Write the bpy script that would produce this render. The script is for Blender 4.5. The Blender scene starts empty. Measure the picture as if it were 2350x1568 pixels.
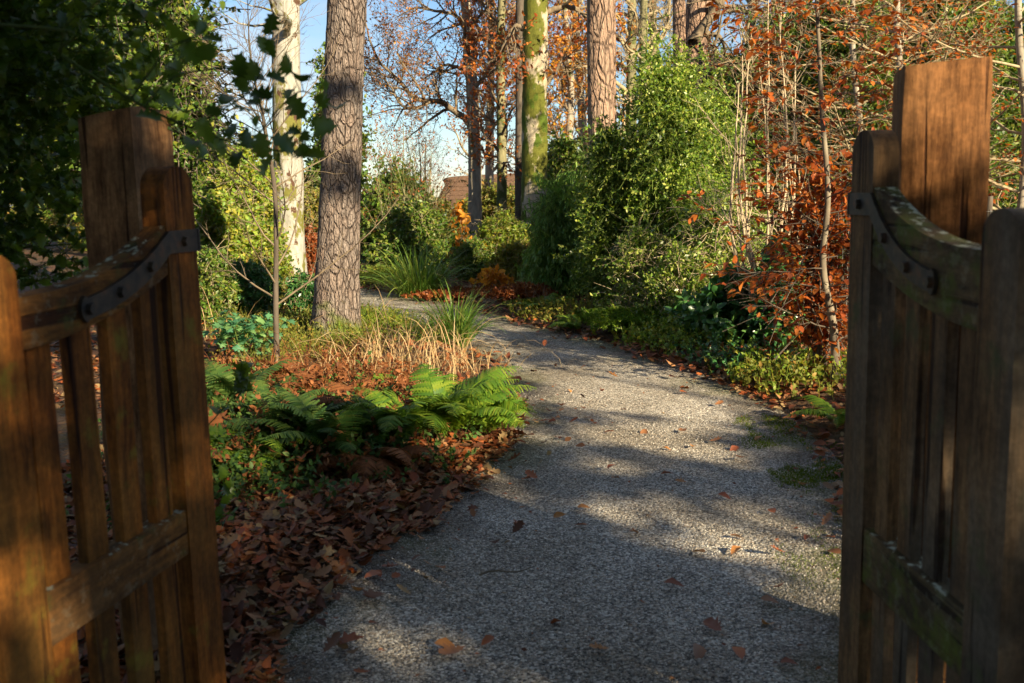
import bpy, bmesh, math
import numpy as np
from mathutils import Vector, Matrix
SC = bpy.context.scene
COL = SC.collection
rng = np.random.default_rng(11)
R_ = math.radians
# ---------------------------------------------------------------- camera
EYE, PITCH, ROLL, LENS = 1.6, 8.55, -1.3, 35.0
PW, PH = 2350.0, 1568.0
FPX = LENS / 36.0 * PW
CAMROT = Matrix.Rotation(R_(90 - PITCH), 3, 'X') @ Matrix.Rotation(R_(ROLL), 3, 'Z')
cd = bpy.data.cameras.new('camera'); cam = bpy.data.objects.new('camera', cd); COL.objects.link(cam)
cam.matrix_world = Matrix.Translation((0, 0, EYE)) @ CAMROT.to_4x4()
cd.lens = LENS; cd.sensor_width = 36; cd.clip_end = 500; cd.clip_start = 0.05
cd.dof.use_dof = True; cd.dof.focus_distance = 10.0; cd.dof.aperture_fstop = 4.5
SC.camera = cam
def ray(px, py):
    v = CAMROT @ Vector(((px - PW / 2) / FPX, -(py - PH / 2) / FPX, -1)); return v
def P(px, py, Y):
    v = ray(px, py); t = Y / v.y
    return np.array([v.x * t, Y, EYE + v.z * t])
def G(px, py, z=0.0):
    v = ray(px, py); t = (z - EYE) / v.z
    return np.array([v.x * t, v.y * t, z])
def mpp(Y): return Y / FPX      # metres per photo pixel at distance Y
# ---------------------------------------------------------------- mesh building
def tag(o, label=None, cat=None, group=None, kind=None):
    if label: o['label'] = label
    if cat: o['category'] = cat
    if group: o['group'] = group
    if kind: o['kind'] = kind
    return o
def empty(name, loc, label, cat, group=None, rot=None):
    o = bpy.data.objects.new(name, None); COL.objects.link(o); o.location = loc; o.empty_display_size = .2
    if rot is not None: o.rotation_euler = rot
    return tag(o, label, cat, group)
def mesh_of(name, chunks, mat, smooth=False):
    me = bpy.data.meshes.new(name)
    chunks = [c for c in chunks if len(c[0]) and len(c[1])]
    V = np.concatenate([c[0].reshape(-1, 3) for c in chunks]).astype(np.float32)
    off = 0; loops = []; tot = []
    for c in chunks:
        v, f = c[0].reshape(-1, 3), np.asarray(c[1])
        loops.append((f + off).ravel()); tot.append(np.full(len(f), f.shape[1])); off += len(v)
    loops = np.concatenate(loops).astype(np.int32); tot = np.concatenate(tot).astype(np.int32)
    me.vertices.add(len(V)); me.vertices.foreach_set('co', V.ravel())
    me.loops.add(len(loops)); me.loops.foreach_set('vertex_index', loops)
    me.polygons.add(len(tot)); st = np.zeros(len(tot), np.int32); st[1:] = np.cumsum(tot)[:-1]
    me.polygons.foreach_set('loop_start', st); me.polygons.foreach_set('loop_total', tot)
    if smooth: me.polygons.foreach_set('use_smooth', np.ones(len(tot), bool))
    me.update(calc_edges=True); me.materials.append(mat)
    return me
def obj(name, chunks, mat, parent=None, smooth=False, org=None):
    """org: world position of the parent; mesh data is stored relative to it"""
    if org is not None: chunks = [(np.asarray(c[0]).reshape(-1, 3) - np.asarray(org), c[1]) for c in chunks if len(c[0])]
    o = bpy.data.objects.new(name, mesh_of(name, chunks, mat, smooth)); COL.objects.link(o)
    if parent is not None: o.parent = parent
    elif org is not None: o.location = org
    return o
def unit(v): return v / np.maximum(np.linalg.norm(v, axis=-1, keepdims=True), 1e-9)
def frames(d, n):
    y = unit(d); x = unit(np.cross(y, n)); z = np.cross(x, y)
    return np.stack([x, y, z], -1)
def inst(tpl, pos, rot, s):
    tv, tf = tpl; n = len(pos)
    s = np.asarray(s, float)
    if s.ndim == 1: sv = tv[None] * s[:, None, None]
    elif s.ndim == 0: sv = np.repeat(tv[None] * s, n, 0)
    else: sv = tv[None] * s[:, None, :]
    V = np.einsum('nij,nkj->nki', rot, sv) + pos[:, None]
    Fc = tf[None] + (np.arange(n) * len(tv))[:, None, None]
    return V.reshape(-1, 3), Fc.reshape(-1, tf.shape[1])
def tubes(Pl, Rd, sides):
    """batch of polylines (n,m,3) with radii (n,m)"""
    n, m, _ = Pl.shape
    t = np.empty_like(Pl); t[:, 1:-1] = Pl[:, 2:] - Pl[:, :-2]; t[:, 0] = Pl[:, 1] - Pl[:, 0]; t[:, -1] = Pl[:, -1] - Pl[:, -2]
    t = unit(t)
    ov = unit(Pl[:, -1] - Pl[:, 0]); ref = np.where(np.abs(ov[:, 2:3]) > .75, np.array([[1., 0, 0]]), np.array([[0, 0, 1.]]))
    a = unit(np.cross(t, ref[:, None])); b = np.cross(t, a)
    an = np.arange(sides) / sides * 2 * np.pi
    V = Pl[:, :, None] + Rd[:, :, None, None] * (np.cos(an)[None, None, :, None] * a[:, :, None] + np.sin(an)[None, None, :, None] * b[:, :, None])
    i = np.arange(m - 1)[:, None]; j = np.arange(sides)[None]; j2 = (j + 1) % sides
    q = np.stack([i * sides + j, i * sides + j2, (i + 1) * sides + j2, (i + 1) * sides + j], -1).reshape(-1, 4)
    Fc = q[None] + (np.arange(n) * m * sides)[:, None, None]
    return V.reshape(-1, 3), Fc.reshape(-1, 4)
def ribbons(Pl, Wd, side):
    n, m, _ = Pl.shape
    s = unit(side)[:, None] if side.ndim == 2 else unit(side)
    V = np.stack([Pl - s * Wd[..., None], Pl + s * Wd[..., None]], 2)
    i = np.arange(m - 1); q = np.stack([i * 2, i * 2 + 1, i * 2 + 3, i * 2 + 2], -1)
    Fc = q[None] + (np.arange(n) * m * 2)[:, None, None]
    return V.reshape(-1, 3), Fc.reshape(-1, 4)
def grow(Pl, Rd, k, t0, t1, ang, L, rr, m=5, wander=.25, up=.05, flat=1.0, rmin=.0015, shrink=.5, taper=.25, g=rng):
    n, mm, _ = Pl.shape
    t = t0 + (t1 - t0) * (np.arange(k)[None] + g.random((n, k))) / k
    ix = t * (mm - 1); i0 = np.clip(np.floor(ix).astype(int), 0, mm - 2); f = (ix - i0)[..., None]
    ar = np.arange(n)[:, None]
    base = Pl[ar, i0] * (1 - f) + Pl[ar, i0 + 1] * f
    tan = unit(Pl[ar, i0 + 1] - Pl[ar, i0]); rad = Rd[ar, i0] * (1 - f[..., 0]) + Rd[ar, i0 + 1] * f[..., 0]
    ref = np.where(np.abs(tan[..., 2:3]) > .8, np.array([1., 0, 0]), np.array([0, 0, 1.]))
    a = unit(np.cross(tan, ref)); b = np.cross(tan, a)
    az = g.random((n, 1)) * 6.28 + np.arange(k)[None] * 2.4 + g.normal(0, .4, (n, k))
    an = ang * (.75 + .5 * g.random((n, k)))
    d = np.cos(an)[..., None] * tan + np.sin(an)[..., None] * (np.cos(az)[..., None] * a + np.sin(az)[..., None] * b)
    d[..., 2] *= flat
    d = unit(d).reshape(-1, 3); base = base.reshape(-1, 3)
    ln = (L * (1 - shrink * (t - t0) / max(t1 - t0, 1e-6)) * (.65 + .7 * g.random((n, k)))).reshape(-1)
    pts = [base]; st = ln / (m - 1)
    for _ in range(m - 1):
        d = unit(d + g.normal(0, wander, d.shape) * np.array([1, 1, flat]) + np.array([0, 0, up]))
        pts.append(pts[-1] + d * st[:, None])
    C = np.stack(pts, 1)
    r0 = np.maximum((rad * rr).reshape(-1), rmin)
    Rc = np.maximum(r0[:, None] * np.linspace(1, taper, m)[None], rmin * .6)
    return C, Rc
def leaves_on(Pl, per, tpl, size, t0=.15, spread=.9, nup=1.0, droop=0.0, jit=0.0, var=.35, g=rng):
    n, m, _ = Pl.shape
    t = t0 + (1 - t0) * g.random((n, per)); ix = t * (m - 1); i0 = np.clip(ix.astype(int), 0, m - 2); f = (ix - i0)[..., None]
    ar = np.arange(n)[:, None]
    p = (Pl[ar, i0] * (1 - f) + Pl[ar, i0 + 1] * f).reshape(-1, 3)
    tan = unit(Pl[ar, i0 + 1] - Pl[ar, i0]).reshape(-1, 3)
    if jit: p = p + g.normal(0, jit, p.shape)
    d = unit(tan * (1 - spread * .5) + unit(g.normal(0, 1, p.shape)) * spread + np.array([0, 0, -droop]))
    nn = unit(g.normal(0, 1, p.shape) * .6 + np.array([0, 0, nup]))
    return inst(tpl, p, frames(d, nn), size * (1 - var + 2 * var * g.random(len(p))))
def half(outl, cx=.6, cy=.12):
    o = np.array(outl, float); n = len(o)
    def zf(x, y): return cx * x * x - cy * y * y
    mid = np.stack([np.zeros(n), o[:, 1], zf(0 * o[:, 1], o[:, 1])], -1)
    rt = np.stack([o[:, 0], o[:, 1], zf(o[:, 0], o[:, 1])], -1); lf = rt * np.array([-1, 1, 1])
    V = np.concatenate([mid, rt, lf]); i = np.arange(n - 1)
    q = np.concatenate([np.stack([i, i + n, i + n + 1, i + 1], -1), np.stack([i, i + 1, i + 2 * n + 1, i + 2 * n], -1)])
    return V, q
DIAM = (np.array([(0, 0, 0), (.27, .45, .05), (0, 1, -.06), (-.27, .45, .05)], float), np.array([[0, 1, 2, 3]]))
NARROW = (np.array([(0, 0, 0), (.12, .4, .03), (0, 1, -.1), (-.12, .4, .03)], float), np.array([[0, 1, 2, 3]]))
OVATE = half([(0, 0), (.2, .14), (.3, .4), (.2, .74), (0, 1)], .9, .25)
OVATE2 = half([(0, 0), (.22, .14), (.31, .4), (.2, .74), (0, 1)], -1.6, -.3)
HOLLY = half([(0, 0), (.1, .07), (.33, .1), (.19, .22), (.42, .32), (.23, .42), (.4, .56), (.18, .66), (.28, .8), (.07, .85), (0, 1)], 1.1, .25)
OAK = half([(.02, 0), (.06, .12), (.18, .2), (.12, .28), (.3, .4), (.18, .47), (.36, .62), (.2, .68), (.22, .86), (.0, 1)], .8, -.3)
MAPLE = half([(.02, -.2), (.03, .2), (.32, .12), (.28, .28), (.55, .42), (.3, .5), (.42, .74), (.18, .68), (.12, .86), (0, 1)], .5, .2)
def snoise(p, s=1.0, seed=0):
    g = np.random.default_rng(seed); o = 0; a = 1
    for k in range(5):
        w = g.normal(0, 1, (3,)) * s * (1.7 ** k); w2 = g.normal(0, 1, (3,)) * s * (1.7 ** k)
        o = o + a * np.sin(p @ w + g.random() * 6.28) * np.cos(p @ w2 + g.random() * 6.28); a *= .65
    return o
# ---------------------------------------------------------------- materials
def nt(name):
    m = bpy.data.materials.new(name); m.use_nodes = True; t = m.node_tree
    for n in list(t.nodes): t.nodes.remove(n)
    return m, t
def N(t, ty, **kw):
    n = t.nodes.new(ty)
    for k, v in kw.items():
        if k in n.inputs: n.inputs[k].default_value = v
        else: setattr(n, k, v)
    return n
def ramp(t, cols, interp='LINEAR', pos=None):
    r = t.nodes.new('ShaderNodeValToRGB'); r.color_ramp.interpolation = interp; e = r.color_ramp.elements
    n = len(cols)
    pos = pos or [i / max(n - 1, 1) for i in range(n)]
    while len(e) < n: e.new(.5)
    for i, c in enumerate(cols): e[i].position = pos[i]; e[i].color = (*c, 1)
    return r
def mixc(t, a, b, fac=.5, mode='MIX'):
    n = t.nodes.new('ShaderNodeMix'); n.data_type = 'RGBA'; n.blend_type = mode
    for s, v in ((0, fac), (6, a), (7, b)):
        if hasattr(v, 'is_linked') or isinstance(v, bpy.types.NodeSocket): t.links.new(v, n.inputs[s])
        elif s == 0: n.inputs[0].default_value = v
        else: n.inputs[s].default_value = (*v, 1)
    return n.outputs[2]
def math_(t, op, a, b=None, clamp=False):
    n = t.nodes.new('ShaderNodeMath'); n.operation = op; n.use_clamp = clamp
    for i, v in enumerate((a, b)):
        if v is None: continue
        if isinstance(v, bpy.types.NodeSocket): t.links.new(v, n.inputs[i])
        else: n.inputs[i].default_value = v
    return n.outputs[0]
def coords(t, scale=(1, 1, 1)):
    c = t.nodes.new('ShaderNodeTexCoord'); mp = t.nodes.new('ShaderNodeMapping'); mp.inputs['Scale'].default_value = scale
    t.links.new(c.outputs['Object'], mp.inputs['Vector']); return mp.outputs['Vector']
def tex(t, kind, vec, **kw):
    n = N(t, kind, **kw); t.links.new(vec, n.inputs['Vector']); return n
def leafmat(name, cols, rough=.5, transl=.3, spec=.5, tcol=1.4, patch=None):
    m, t = nt(name); L = t.links
    geo = t.nodes.new('ShaderNodeNewGeometry')
    r = ramp(t, cols); L.new(geo.outputs['Random Per Island'], r.inputs['Fac'])
    col = r.outputs['Color']
    no = tex(t, 'ShaderNodeTexNoise', coords(t), Scale=1.3, Detail=2.0)
    hs = t.nodes.new('ShaderNodeHueSaturation'); L.new(col, hs.inputs['Color'])
    L.new(math_(t, 'ADD', math_(t, 'MULTIPLY', no.outputs['Fac'], .9), .6), hs.inputs['Value'])
    col = hs.outputs['Color']
    b = N(t, 'ShaderNodeBsdfPrincipled', Roughness=rough); b.inputs['Specular IOR Level'].default_value = spec
    L.new(col, b.inputs['Base Color'])
    tr = t.nodes.new('ShaderNodeBsdfTranslucent'); tc = mixc(t, col, (tcol, tcol, tcol * .5), 1.0, 'MULTIPLY'); L.new(tc, tr.inputs['Color'])
    mx = t.nodes.new('ShaderNodeMixShader'); mx.inputs[0].default_value = transl
    L.new(b.outputs[0], mx.inputs[1]); L.new(tr.outputs[0], mx.inputs[2])
    o = t.nodes.new('ShaderNodeOutputMaterial'); L.new(mx.outputs[0], o.inputs['Surface'])
    return m
def finish(t, col, height=None, dist=.01, strength=1.0, rough=.85, spec=.3, disp=None):
    L = t.links
    b = N(t, 'ShaderNodeBsdfPrincipled'); b.inputs['Specular IOR Level'].default_value = spec
    if isinstance(rough, bpy.types.NodeSocket): L.new(rough, b.inputs['Roughness'])
    else: b.inputs['Roughness'].default_value = rough
    L.new(col, b.inputs['Base Color'])
    if height is not None:
        bp = N(t, 'ShaderNodeBump', Strength=strength, Distance=dist); L.new(height, bp.inputs['Height']); L.new(bp.outputs[0], b.inputs['Normal'])
    o = t.nodes.new('ShaderNodeOutputMaterial'); L.new(b.outputs[0], o.inputs['Surface'])
def m_pine(name, plate=(.30, .17, .12), grey=(.27, .24, .22), crack=(.07, .048, .038), moss=.0, sc=9., squash=.32):
    m, t = nt(name); L = t.links
    v = coords(t, (1, 1, squash)); nz = tex(t, 'ShaderNodeTexNoise', v, Scale=7., Detail=4.)
    va = t.nodes.new('ShaderNodeVectorMath'); va.operation = 'MULTIPLY_ADD'; L.new(nz.outputs['Color'], va.inputs[0]); va.inputs[1].default_value = (.085, .085, .085); L.new(v, va.inputs[2])
    vo = tex(t, 'ShaderNodeTexVoronoi', va.outputs[0], Scale=sc, feature='DISTANCE_TO_EDGE')
    vo2 = tex(t, 'ShaderNodeTexVoronoi', va.outputs[0], Scale=sc * 2.6, feature='DISTANCE_TO_EDGE')
    vc = tex(t, 'ShaderNodeTexVoronoi', va.outputs[0], Scale=sc)
    e = ramp(t, [(0, 0, 0), (1, 1, 1)], pos=[.0, .13]); L.new(vo.outputs['Distance'], e.inputs['Fac'])
    e2 = ramp(t, [(0, 0, 0), (1, 1, 1)], pos=[.0, .2]); L.new(vo2.outputs['Distance'], e2.inputs['Fac'])
    hgt = math_(t, 'ADD', e.outputs[0], math_(t, 'MULTIPLY', e2.outputs[0], .35))
    n2 = tex(t, 'ShaderNodeTexNoise', coords(t, (1, 1, .5)), Scale=3., Detail=5.)
    base = mixc(t, grey, plate, math_(t, 'MULTIPLY', vc.outputs['Color'], 1.0))
    base = mixc(t, base, grey, n2.outputs['Fac'])
    fine = tex(t, 'ShaderNodeTexNoise', coords(t, (1, 1, .3)), Scale=60., Detail=3.)
    base = mixc(t, base, mixc(t, base, (.6, .6, .6), 1., 'MULTIPLY'), fine.outputs['Fac'])
    brk = tex(t, 'ShaderNodeTexNoise', coords(t, (1, 1, .5)), Scale=4.5, Detail=4.)
    col = mixc(t, crack, base, math_(t, 'ADD', math_(t, 'MULTIPLY', hgt, .75), math_(t, 'MULTIPLY', math_(t, 'SUBTRACT', brk.outputs['Fac'], .45, True), 2.4), True))
    if moss:
        c = t.nodes.new('ShaderNodeTexCoord'); sp = t.nodes.new('ShaderNodeSeparateXYZ'); L.new(c.outputs['Object'], sp.inputs[0])
        k = tex(t, 'ShaderNodeTexNoise', coords(t), Scale=5., Detail=4.)
        f = math_(t, 'SUBTRACT', math_(t, 'MULTIPLY', k.outputs['Fac'], 1.5), math_(t, 'ADD', math_(t, 'MULTIPLY', sp.outputs['Z'], 1. / moss), .35), True)
        f = math_(t, 'MULTIPLY', f, 2.5, True)
        col = mixc(t, col, (.09, .13, .015), f)
    finish(t, col, math_(t, 'ADD', hgt, math_(t, 'MULTIPLY', fine.outputs['Fac'], .3)), .03, 1.0, .85, .2)
    return m
def m_bark(name, cols, patch=None, pthr=.55, psc=2.5, bump=.012, stretch=.3, sc=14., patch2=None, p2thr=.6):
    m, t = nt(name); L = t.links
    n1 = tex(t, 'ShaderNodeTexNoise', coords(t, (1, 1, stretch)), Scale=sc, Detail=6., Roughness=.65)
    r = ramp(t, cols, pos=[.3 + .4 * i / max(len(cols) - 1, 1) for i in range(len(cols))]); L.new(n1.outputs['Fac'], r.inputs['Fac'])
    col = r.outputs[0]
    for pc, th, s_, in ((patch, pthr, psc), (patch2, p2thr, psc * 1.9)):
        if pc is None: continue
        n2 = tex(t, 'ShaderNodeTexNoise', coords(t, (1, 1, .6)), Scale=s_, Detail=5., Roughness=.6)
        pr = ramp(t, [(0, 0, 0), (1, 1, 1)], pos=[th, th + .04]); L.new(n2.outputs['Fac'], pr.inputs['Fac'])
        n3 = tex(t, 'ShaderNodeTexNoise', coords(t), Scale=30., Detail=4.)
        pcol = mixc(t, pc, mixc(t, pc, (.45, .5, .5), 1., 'MULTIPLY'), n3.outputs['Fac'])
        col = mixc(t, col, pcol, pr.outputs[0])
    finish(t, col, n1.outputs['Fac'], bump, 1., .85, .25)
    return m
def m_wood(name, dark, light, axis='Z', moss=None, mthr=.6, lichen=0, weather=(.2, .17, .14), wfac=.3, rough=.8, mossz=None):
    m, t = nt(name); L = t.links
    s = {'X': (.13, 1, 1), 'Z': (1, 1, .13)}[axis]
    v = coords(t, s)
    nz = tex(t, 'ShaderNodeTexNoise', v, Scale=34., Detail=5.); nf = tex(t, 'ShaderNodeTexNoise', v, Scale=110., Detail=5., Roughness=.7)
    big = tex(t, 'ShaderNodeTexNoise', coords(t), Scale=3., Detail=4.)
    g = math_(t, 'ADD', math_(t, 'MULTIPLY', nz.outputs['Fac'], .55), math_(t, 'MULTIPLY', nf.outputs['Fac'], .45))
    r = ramp(t, [dark, light], pos=[.38, .60]); L.new(g, r.inputs['Fac'])
    ws = tex(t, 'ShaderNodeTexNoise', coords(t, tuple(max(a, .25) for a in s)), Scale=4., Detail=5.)
    wr = ramp(t, [(0, 0, 0), (1, 1, 1)], pos=[.45, .7]); L.new(ws.outputs['Fac'], wr.inputs['Fac'])
    col = mixc(t, r.outputs[0], weather, math_(t, 'MULTIPLY', wr.outputs[0], wfac * 2, True))
    bgr = ramp(t, [(.50, .46, .42), (1.25, 1.2, 1.12)], pos=[.36, .64]); L.new(big.outputs['Fac'], bgr.inputs['Fac']); col = mixc(t, col, bgr.outputs[0], 1., 'MULTIPLY')
    sk = tex(t, 'ShaderNodeTexNoise', coords(t), Scale=45., Detail=4., Roughness=.7); skr = ramp(t, [(.72, .70, .66), (1.12, 1.1, 1.06)], pos=[.42, .6]); L.new(sk.outputs['Fac'], skr.inputs['Fac']); col = mixc(t, col, skr.outputs[0], .8, 'MULTIPLY')
    kv = tex(t, 'ShaderNodeTexVoronoi', coords(t, {'X': (.55, 1, 1), 'Z': (1, 1, .55)}[axis]), Scale=4.2); kr = ramp(t, [(.25, .2, .17), (1, 1, 1)], pos=[.05, .11]); L.new(kv.outputs['Distance'], kr.inputs['Fac']); col = mixc(t, col, kr.outputs[0], .8, 'MULTIPLY')
    # drying cracks
    ck = tex(t, 'ShaderNodeTexNoise', coords(t, {'X': (.035, 1, 1), 'Z': (1, 1, .035)}[axis]), Scale=26., Detail=2.)
    cr = ramp(t, [(0, 0, 0), (1, 1, 1)], pos=[.33, .37]); L.new(ck.outputs['Fac'], cr.inputs['Fac'])
    col = mixc(t, mixc(t, col, (.25, .2, .18), 1., 'MULTIPLY'), col, cr.outputs[0])
    hh = math_(t, 'ADD', nf.outputs['Fac'], math_(t, 'MULTIPLY', cr.outputs[0], 1.2))
    if moss is not None:
        mn = tex(t, 'ShaderNodeTexNoise', coords(t), Scale=7., Detail=6., Roughness=.65)
        mr = ramp(t, [(0, 0, 0), (1, 1, 1)], pos=[mthr, mthr + .14]); L.new(mn.outputs['Fac'], mr.inputs['Fac'])
        col = mixc(t, col, moss, math_(t, 'MULTIPLY', mr.outputs[0], .85))
    if lichen:
        ln = tex(t, 'ShaderNodeTexNoise', coords(t), Scale=22., Detail=5., Roughness=.7)
        lr = ramp(t, [(0, 0, 0), (1, 1, 1)], pos=[.66 - lichen, .70 - lichen]); L.new(ln.outputs['Fac'], lr.inputs['Fac'])
        geo = t.nodes.new('ShaderNodeNewGeometry'); sp = t.nodes.new('ShaderNodeSeparateXYZ'); L.new(geo.outputs['Normal'], sp.inputs[0])
        upf = math_(t, 'MULTIPLY', math_(t, 'MAXIMUM', sp.outputs['Z'], .12), lr.outputs[0], True)
        col = mixc(t, col, (.42, .42, .30), upf)
    finish(t, col, hh, .0025, 1., rough, .2)
    return m
# ---------------------------------------------------------------- light
SUN_AZ, SUN_EL = 39.0, 22.0     # behind the camera, to the right
S = Vector((math.sin(R_(SUN_AZ)) * math.cos(R_(SUN_EL)), -math.cos(R_(SUN_AZ)) * math.cos(R_(SUN_EL)), math.sin(R_(SUN_EL))))
sl = bpy.data.lights.new('sun', 'SUN'); sl.energy = 5.0; sl.angle = R_(.45); sl.color = (1, .83, .56)
so = bpy.data.objects.new('sun', sl); COL.objects.link(so); so.rotation_euler = S.to_track_quat('Z', 'Y').to_euler()
w = bpy.data.worlds.new('World'); SC.world = w; w.use_nodes = True; t = w.node_tree
for n in list(t.nodes): t.nodes.remove(n)
sky = t.nodes.new('ShaderNodeTexSky'); sky.sky_type = 'NISHITA'; sky.sun_disc = False
sky.sun_elevation = R_(SUN_EL); sky.sun_rotation = math.atan2(S.x, S.y); sky.air_density = 1.0; sky.dust_density = .05; sky.ozone_density = 4.0
tc = t.nodes.new('ShaderNodeTexCoord'); mp = t.nodes.new('ShaderNodeMapping'); mp.inputs['Scale'].default_value = (1, 1, 2.6)
t.links.new(tc.outputs['Generated'], mp.inputs['Vector'])
cn = N(t, 'ShaderNodeTexNoise', Scale=2.6, Detail=7., Roughness=.55); t.links.new(mp.outputs[0], cn.inputs['Vector'])
cr = ramp(t, [(0, 0, 0), (1, 1, 1)], pos=[.46, .66]); t.links.new(cn.outputs['Fac'], cr.inputs['Fac'])
cf = math_(t, 'MULTIPLY', cr.outputs[0], .85)
skyc = mixc(t, sky.outputs[0], (5.6, 6.0, 6.4), cf)
bg = t.nodes.new('ShaderNodeBackground'); bg.inputs[1].default_value = .051; t.links.new(skyc, bg.inputs[0])
ow = t.nodes.new('ShaderNodeOutputWorld'); t.links.new(bg.outputs[0], ow.inputs[0])
SC.view_settings.view_transform = 'Standard'; SC.view_settings.look = 'None'; SC.view_settings.exposure = 1.55; SC.view_settings.gamma = 1.0
cy = SC.cycles; cy.max_bounces = 5; cy.diffuse_bounces = 3; cy.glossy_bounces = 2; cy.transmission_bounces = 3; cy.transparent_max_bounces = 4
cy.use_denoising = True; cy.caustics_reflective = False; cy.caustics_refractive = False; cy.use_adaptive_sampling = True; cy.adaptive_threshold = .02
# ---------------------------------------------------------------- materials
M = {}
M['holly'] = leafmat('holly_leaf', [(.035, .075, .01), (.07, .13, .014), (.14, .21, .02)], .32, .38, .5)
M['holly_hedge'] = leafmat('small_holly_leaf', [(.03, .07, .012), (.08, .16, .02), (.15, .25, .022), (.24, .33, .035), (.44, .46, .11), (.10, .20, .03)], .36, .35, .6)
M['evergreen'] = leafmat('evergreen_leaf', [(.03, .075, .012), (.07, .14, .018), (.13, .20, .025), (.22, .22, .035)], .45, .3, .45)
M['dark_leaf'] = leafmat('dark_glossy_leaf', [(.025, .095, .03), (.05, .15, .04), (.10, .20, .045)], .3, .2, .6)
M['yellowgreen'] = leafmat('yellow_green_leaf', [(.16, .26, .03), (.26, .34, .035), (.14, .26, .04), (.42, .36, .05), (.08, .17, .02)], .5, .42, .4)
M['olive'] = leafmat('olive_leaf', [(.13, .16, .025), (.22, .22, .035), (.09, .14, .02), (.36, .22, .05)], .55, .4, .35)
M['orange'] = leafmat('orange_beech_leaf', [(.32, .070, .018), (.46, .125, .025), (.22, .045, .015), (.56, .21, .04), (.38, .10, .02), (.14, .04, .018)], .5, .42, .35)
M['rust'] = leafmat('rust_leaf', [(.20, .05, .02), (.30, .09, .025), (.13, .035, .015), (.40, .14, .035)], .5, .38, .35)
M['amber'] = leafmat('amber_leaf', [(.60, .25, .025), (.68, .34, .03), (.48, .16, .02)], .5, .45, .35)
M['gold'] = leafmat('golden_leaf', [(.50, .22, .03), (.42, .15, .025), (.34, .10, .02), (.58, .30, .05)], .5, .45, .3)
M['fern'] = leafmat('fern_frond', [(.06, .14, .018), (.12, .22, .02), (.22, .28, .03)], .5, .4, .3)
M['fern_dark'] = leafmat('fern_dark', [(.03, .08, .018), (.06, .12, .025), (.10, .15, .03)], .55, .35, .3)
M['bracken'] = leafmat('bracken', [(.18, .065, .025), (.28, .11, .04), (.12, .045, .02)], .65, .3, .2)
M['grass'] = leafmat('grass_blade', [(.06, .14, .02), (.11, .21, .03), (.24, .28, .06)], .4, .35, .45)
M['drygrass'] = leafmat('dry_grass', [(.50, .34, .17), (.36, .24, .12), (.60, .45, .25)], .6, .25, .3)
M['bamboo'] = leafmat('bamboo_leaf', [(.09, .21, .04), (.15, .28, .055), (.24, .33, .07)], .4, .38, .45)
M['blueleaf'] = leafmat('blue_green_leaf', [(.06, .19, .10), (.10, .25, .11), (.18, .31, .09)], .45, .42, .4)
M['moss'] = leafmat('moss_tuft', [(.06, .11, .01), (.11, .16, .012), (.15, .17, .02)], .85, .3, .1)
M['litter'] = leafmat('fallen_leaf', [(.18, .042, .014), (.27, .075, .020), (.30, .095, .028), (.06, .022, .014), (.20, .085, .035), (.36, .18, .08), (.17, .04, .014), (.11, .05, .03), (.30, .20, .09), (.13, .07, .04)], .6, .12, .25)
M['pathleaf'] = leafmat('fallen_leaf_orange', [(.30, .10, .03), (.40, .17, .05), (.22, .08, .03)], .45, .15, .5)
M['pine'] = m_pine('pine_bark', (.31, .215, .165), (.25, .21, .185), moss=.8, sc=18., squash=.34)
M['pine_far'] = m_pine('pine_bark_far', (.48, .27, .17), (.38, .27, .20), sc=11., squash=.3)
M['birch'] = m_bark('pale_lichened_bark', [(.20, .195, .17), (.37, .36, .32)], patch=(.17, .16, .035), pthr=.515, psc=3.4, patch2=(.10, .05, .03), p2thr=.585, bump=.006, sc=20.)
M['mossbark'] = m_bark('mossy_bark', [(.26, .22, .15), (.46, .40, .29)], patch=(.13, .135, .018), pthr=.45, psc=1.7, patch2=(.08, .12, .01), p2thr=.55, bump=.02)
M['greybark'] = m_bark('grey_bark', [(.18, .155, .12), (.36, .32, .25)], patch=(.13, .14, .05), pthr=.58, psc=3.)
M['greenbark'] = m_bark('algae_green_bark', [(.12, .11, .06), (.25, .23, .12)], patch=(.10, .12, .03), pthr=.5, psc=3.)
M['beechstem'] = m_bark('young_beech_bark', [(.07, .055, .04), (.26, .22, .16)], bump=.003, sc=8., stretch=.5)
M['palestem'] = m_bark('pale_stem_bark', [(.34, .26, .17), (.52, .42, .28)], bump=.003)
M['darkbark'] = m_bark('dark_bark', [(.05, .04, .03), (.13, .105, .08)], patch=(.07, .08, .03), pthr=.6, psc=4.)
M['twig'] = m_bark('twig_bark', [(.10, .075, .05), (.22, .17, .11)], bump=.002)
M['paletwig'] = m_bark('pale_twig_bark', [(.24, .19, .11), (.38, .31, .19)], bump=.002)
M['hollytwig'] = m_bark('holly_twig_bark', [(.03, .05, .01), (.07, .10, .015)], bump=.001)
M['greentwig'] = m_bark('green_twig_bark', [(.07, .11, .02), (.14, .19, .04)], bump=.002)
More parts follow.
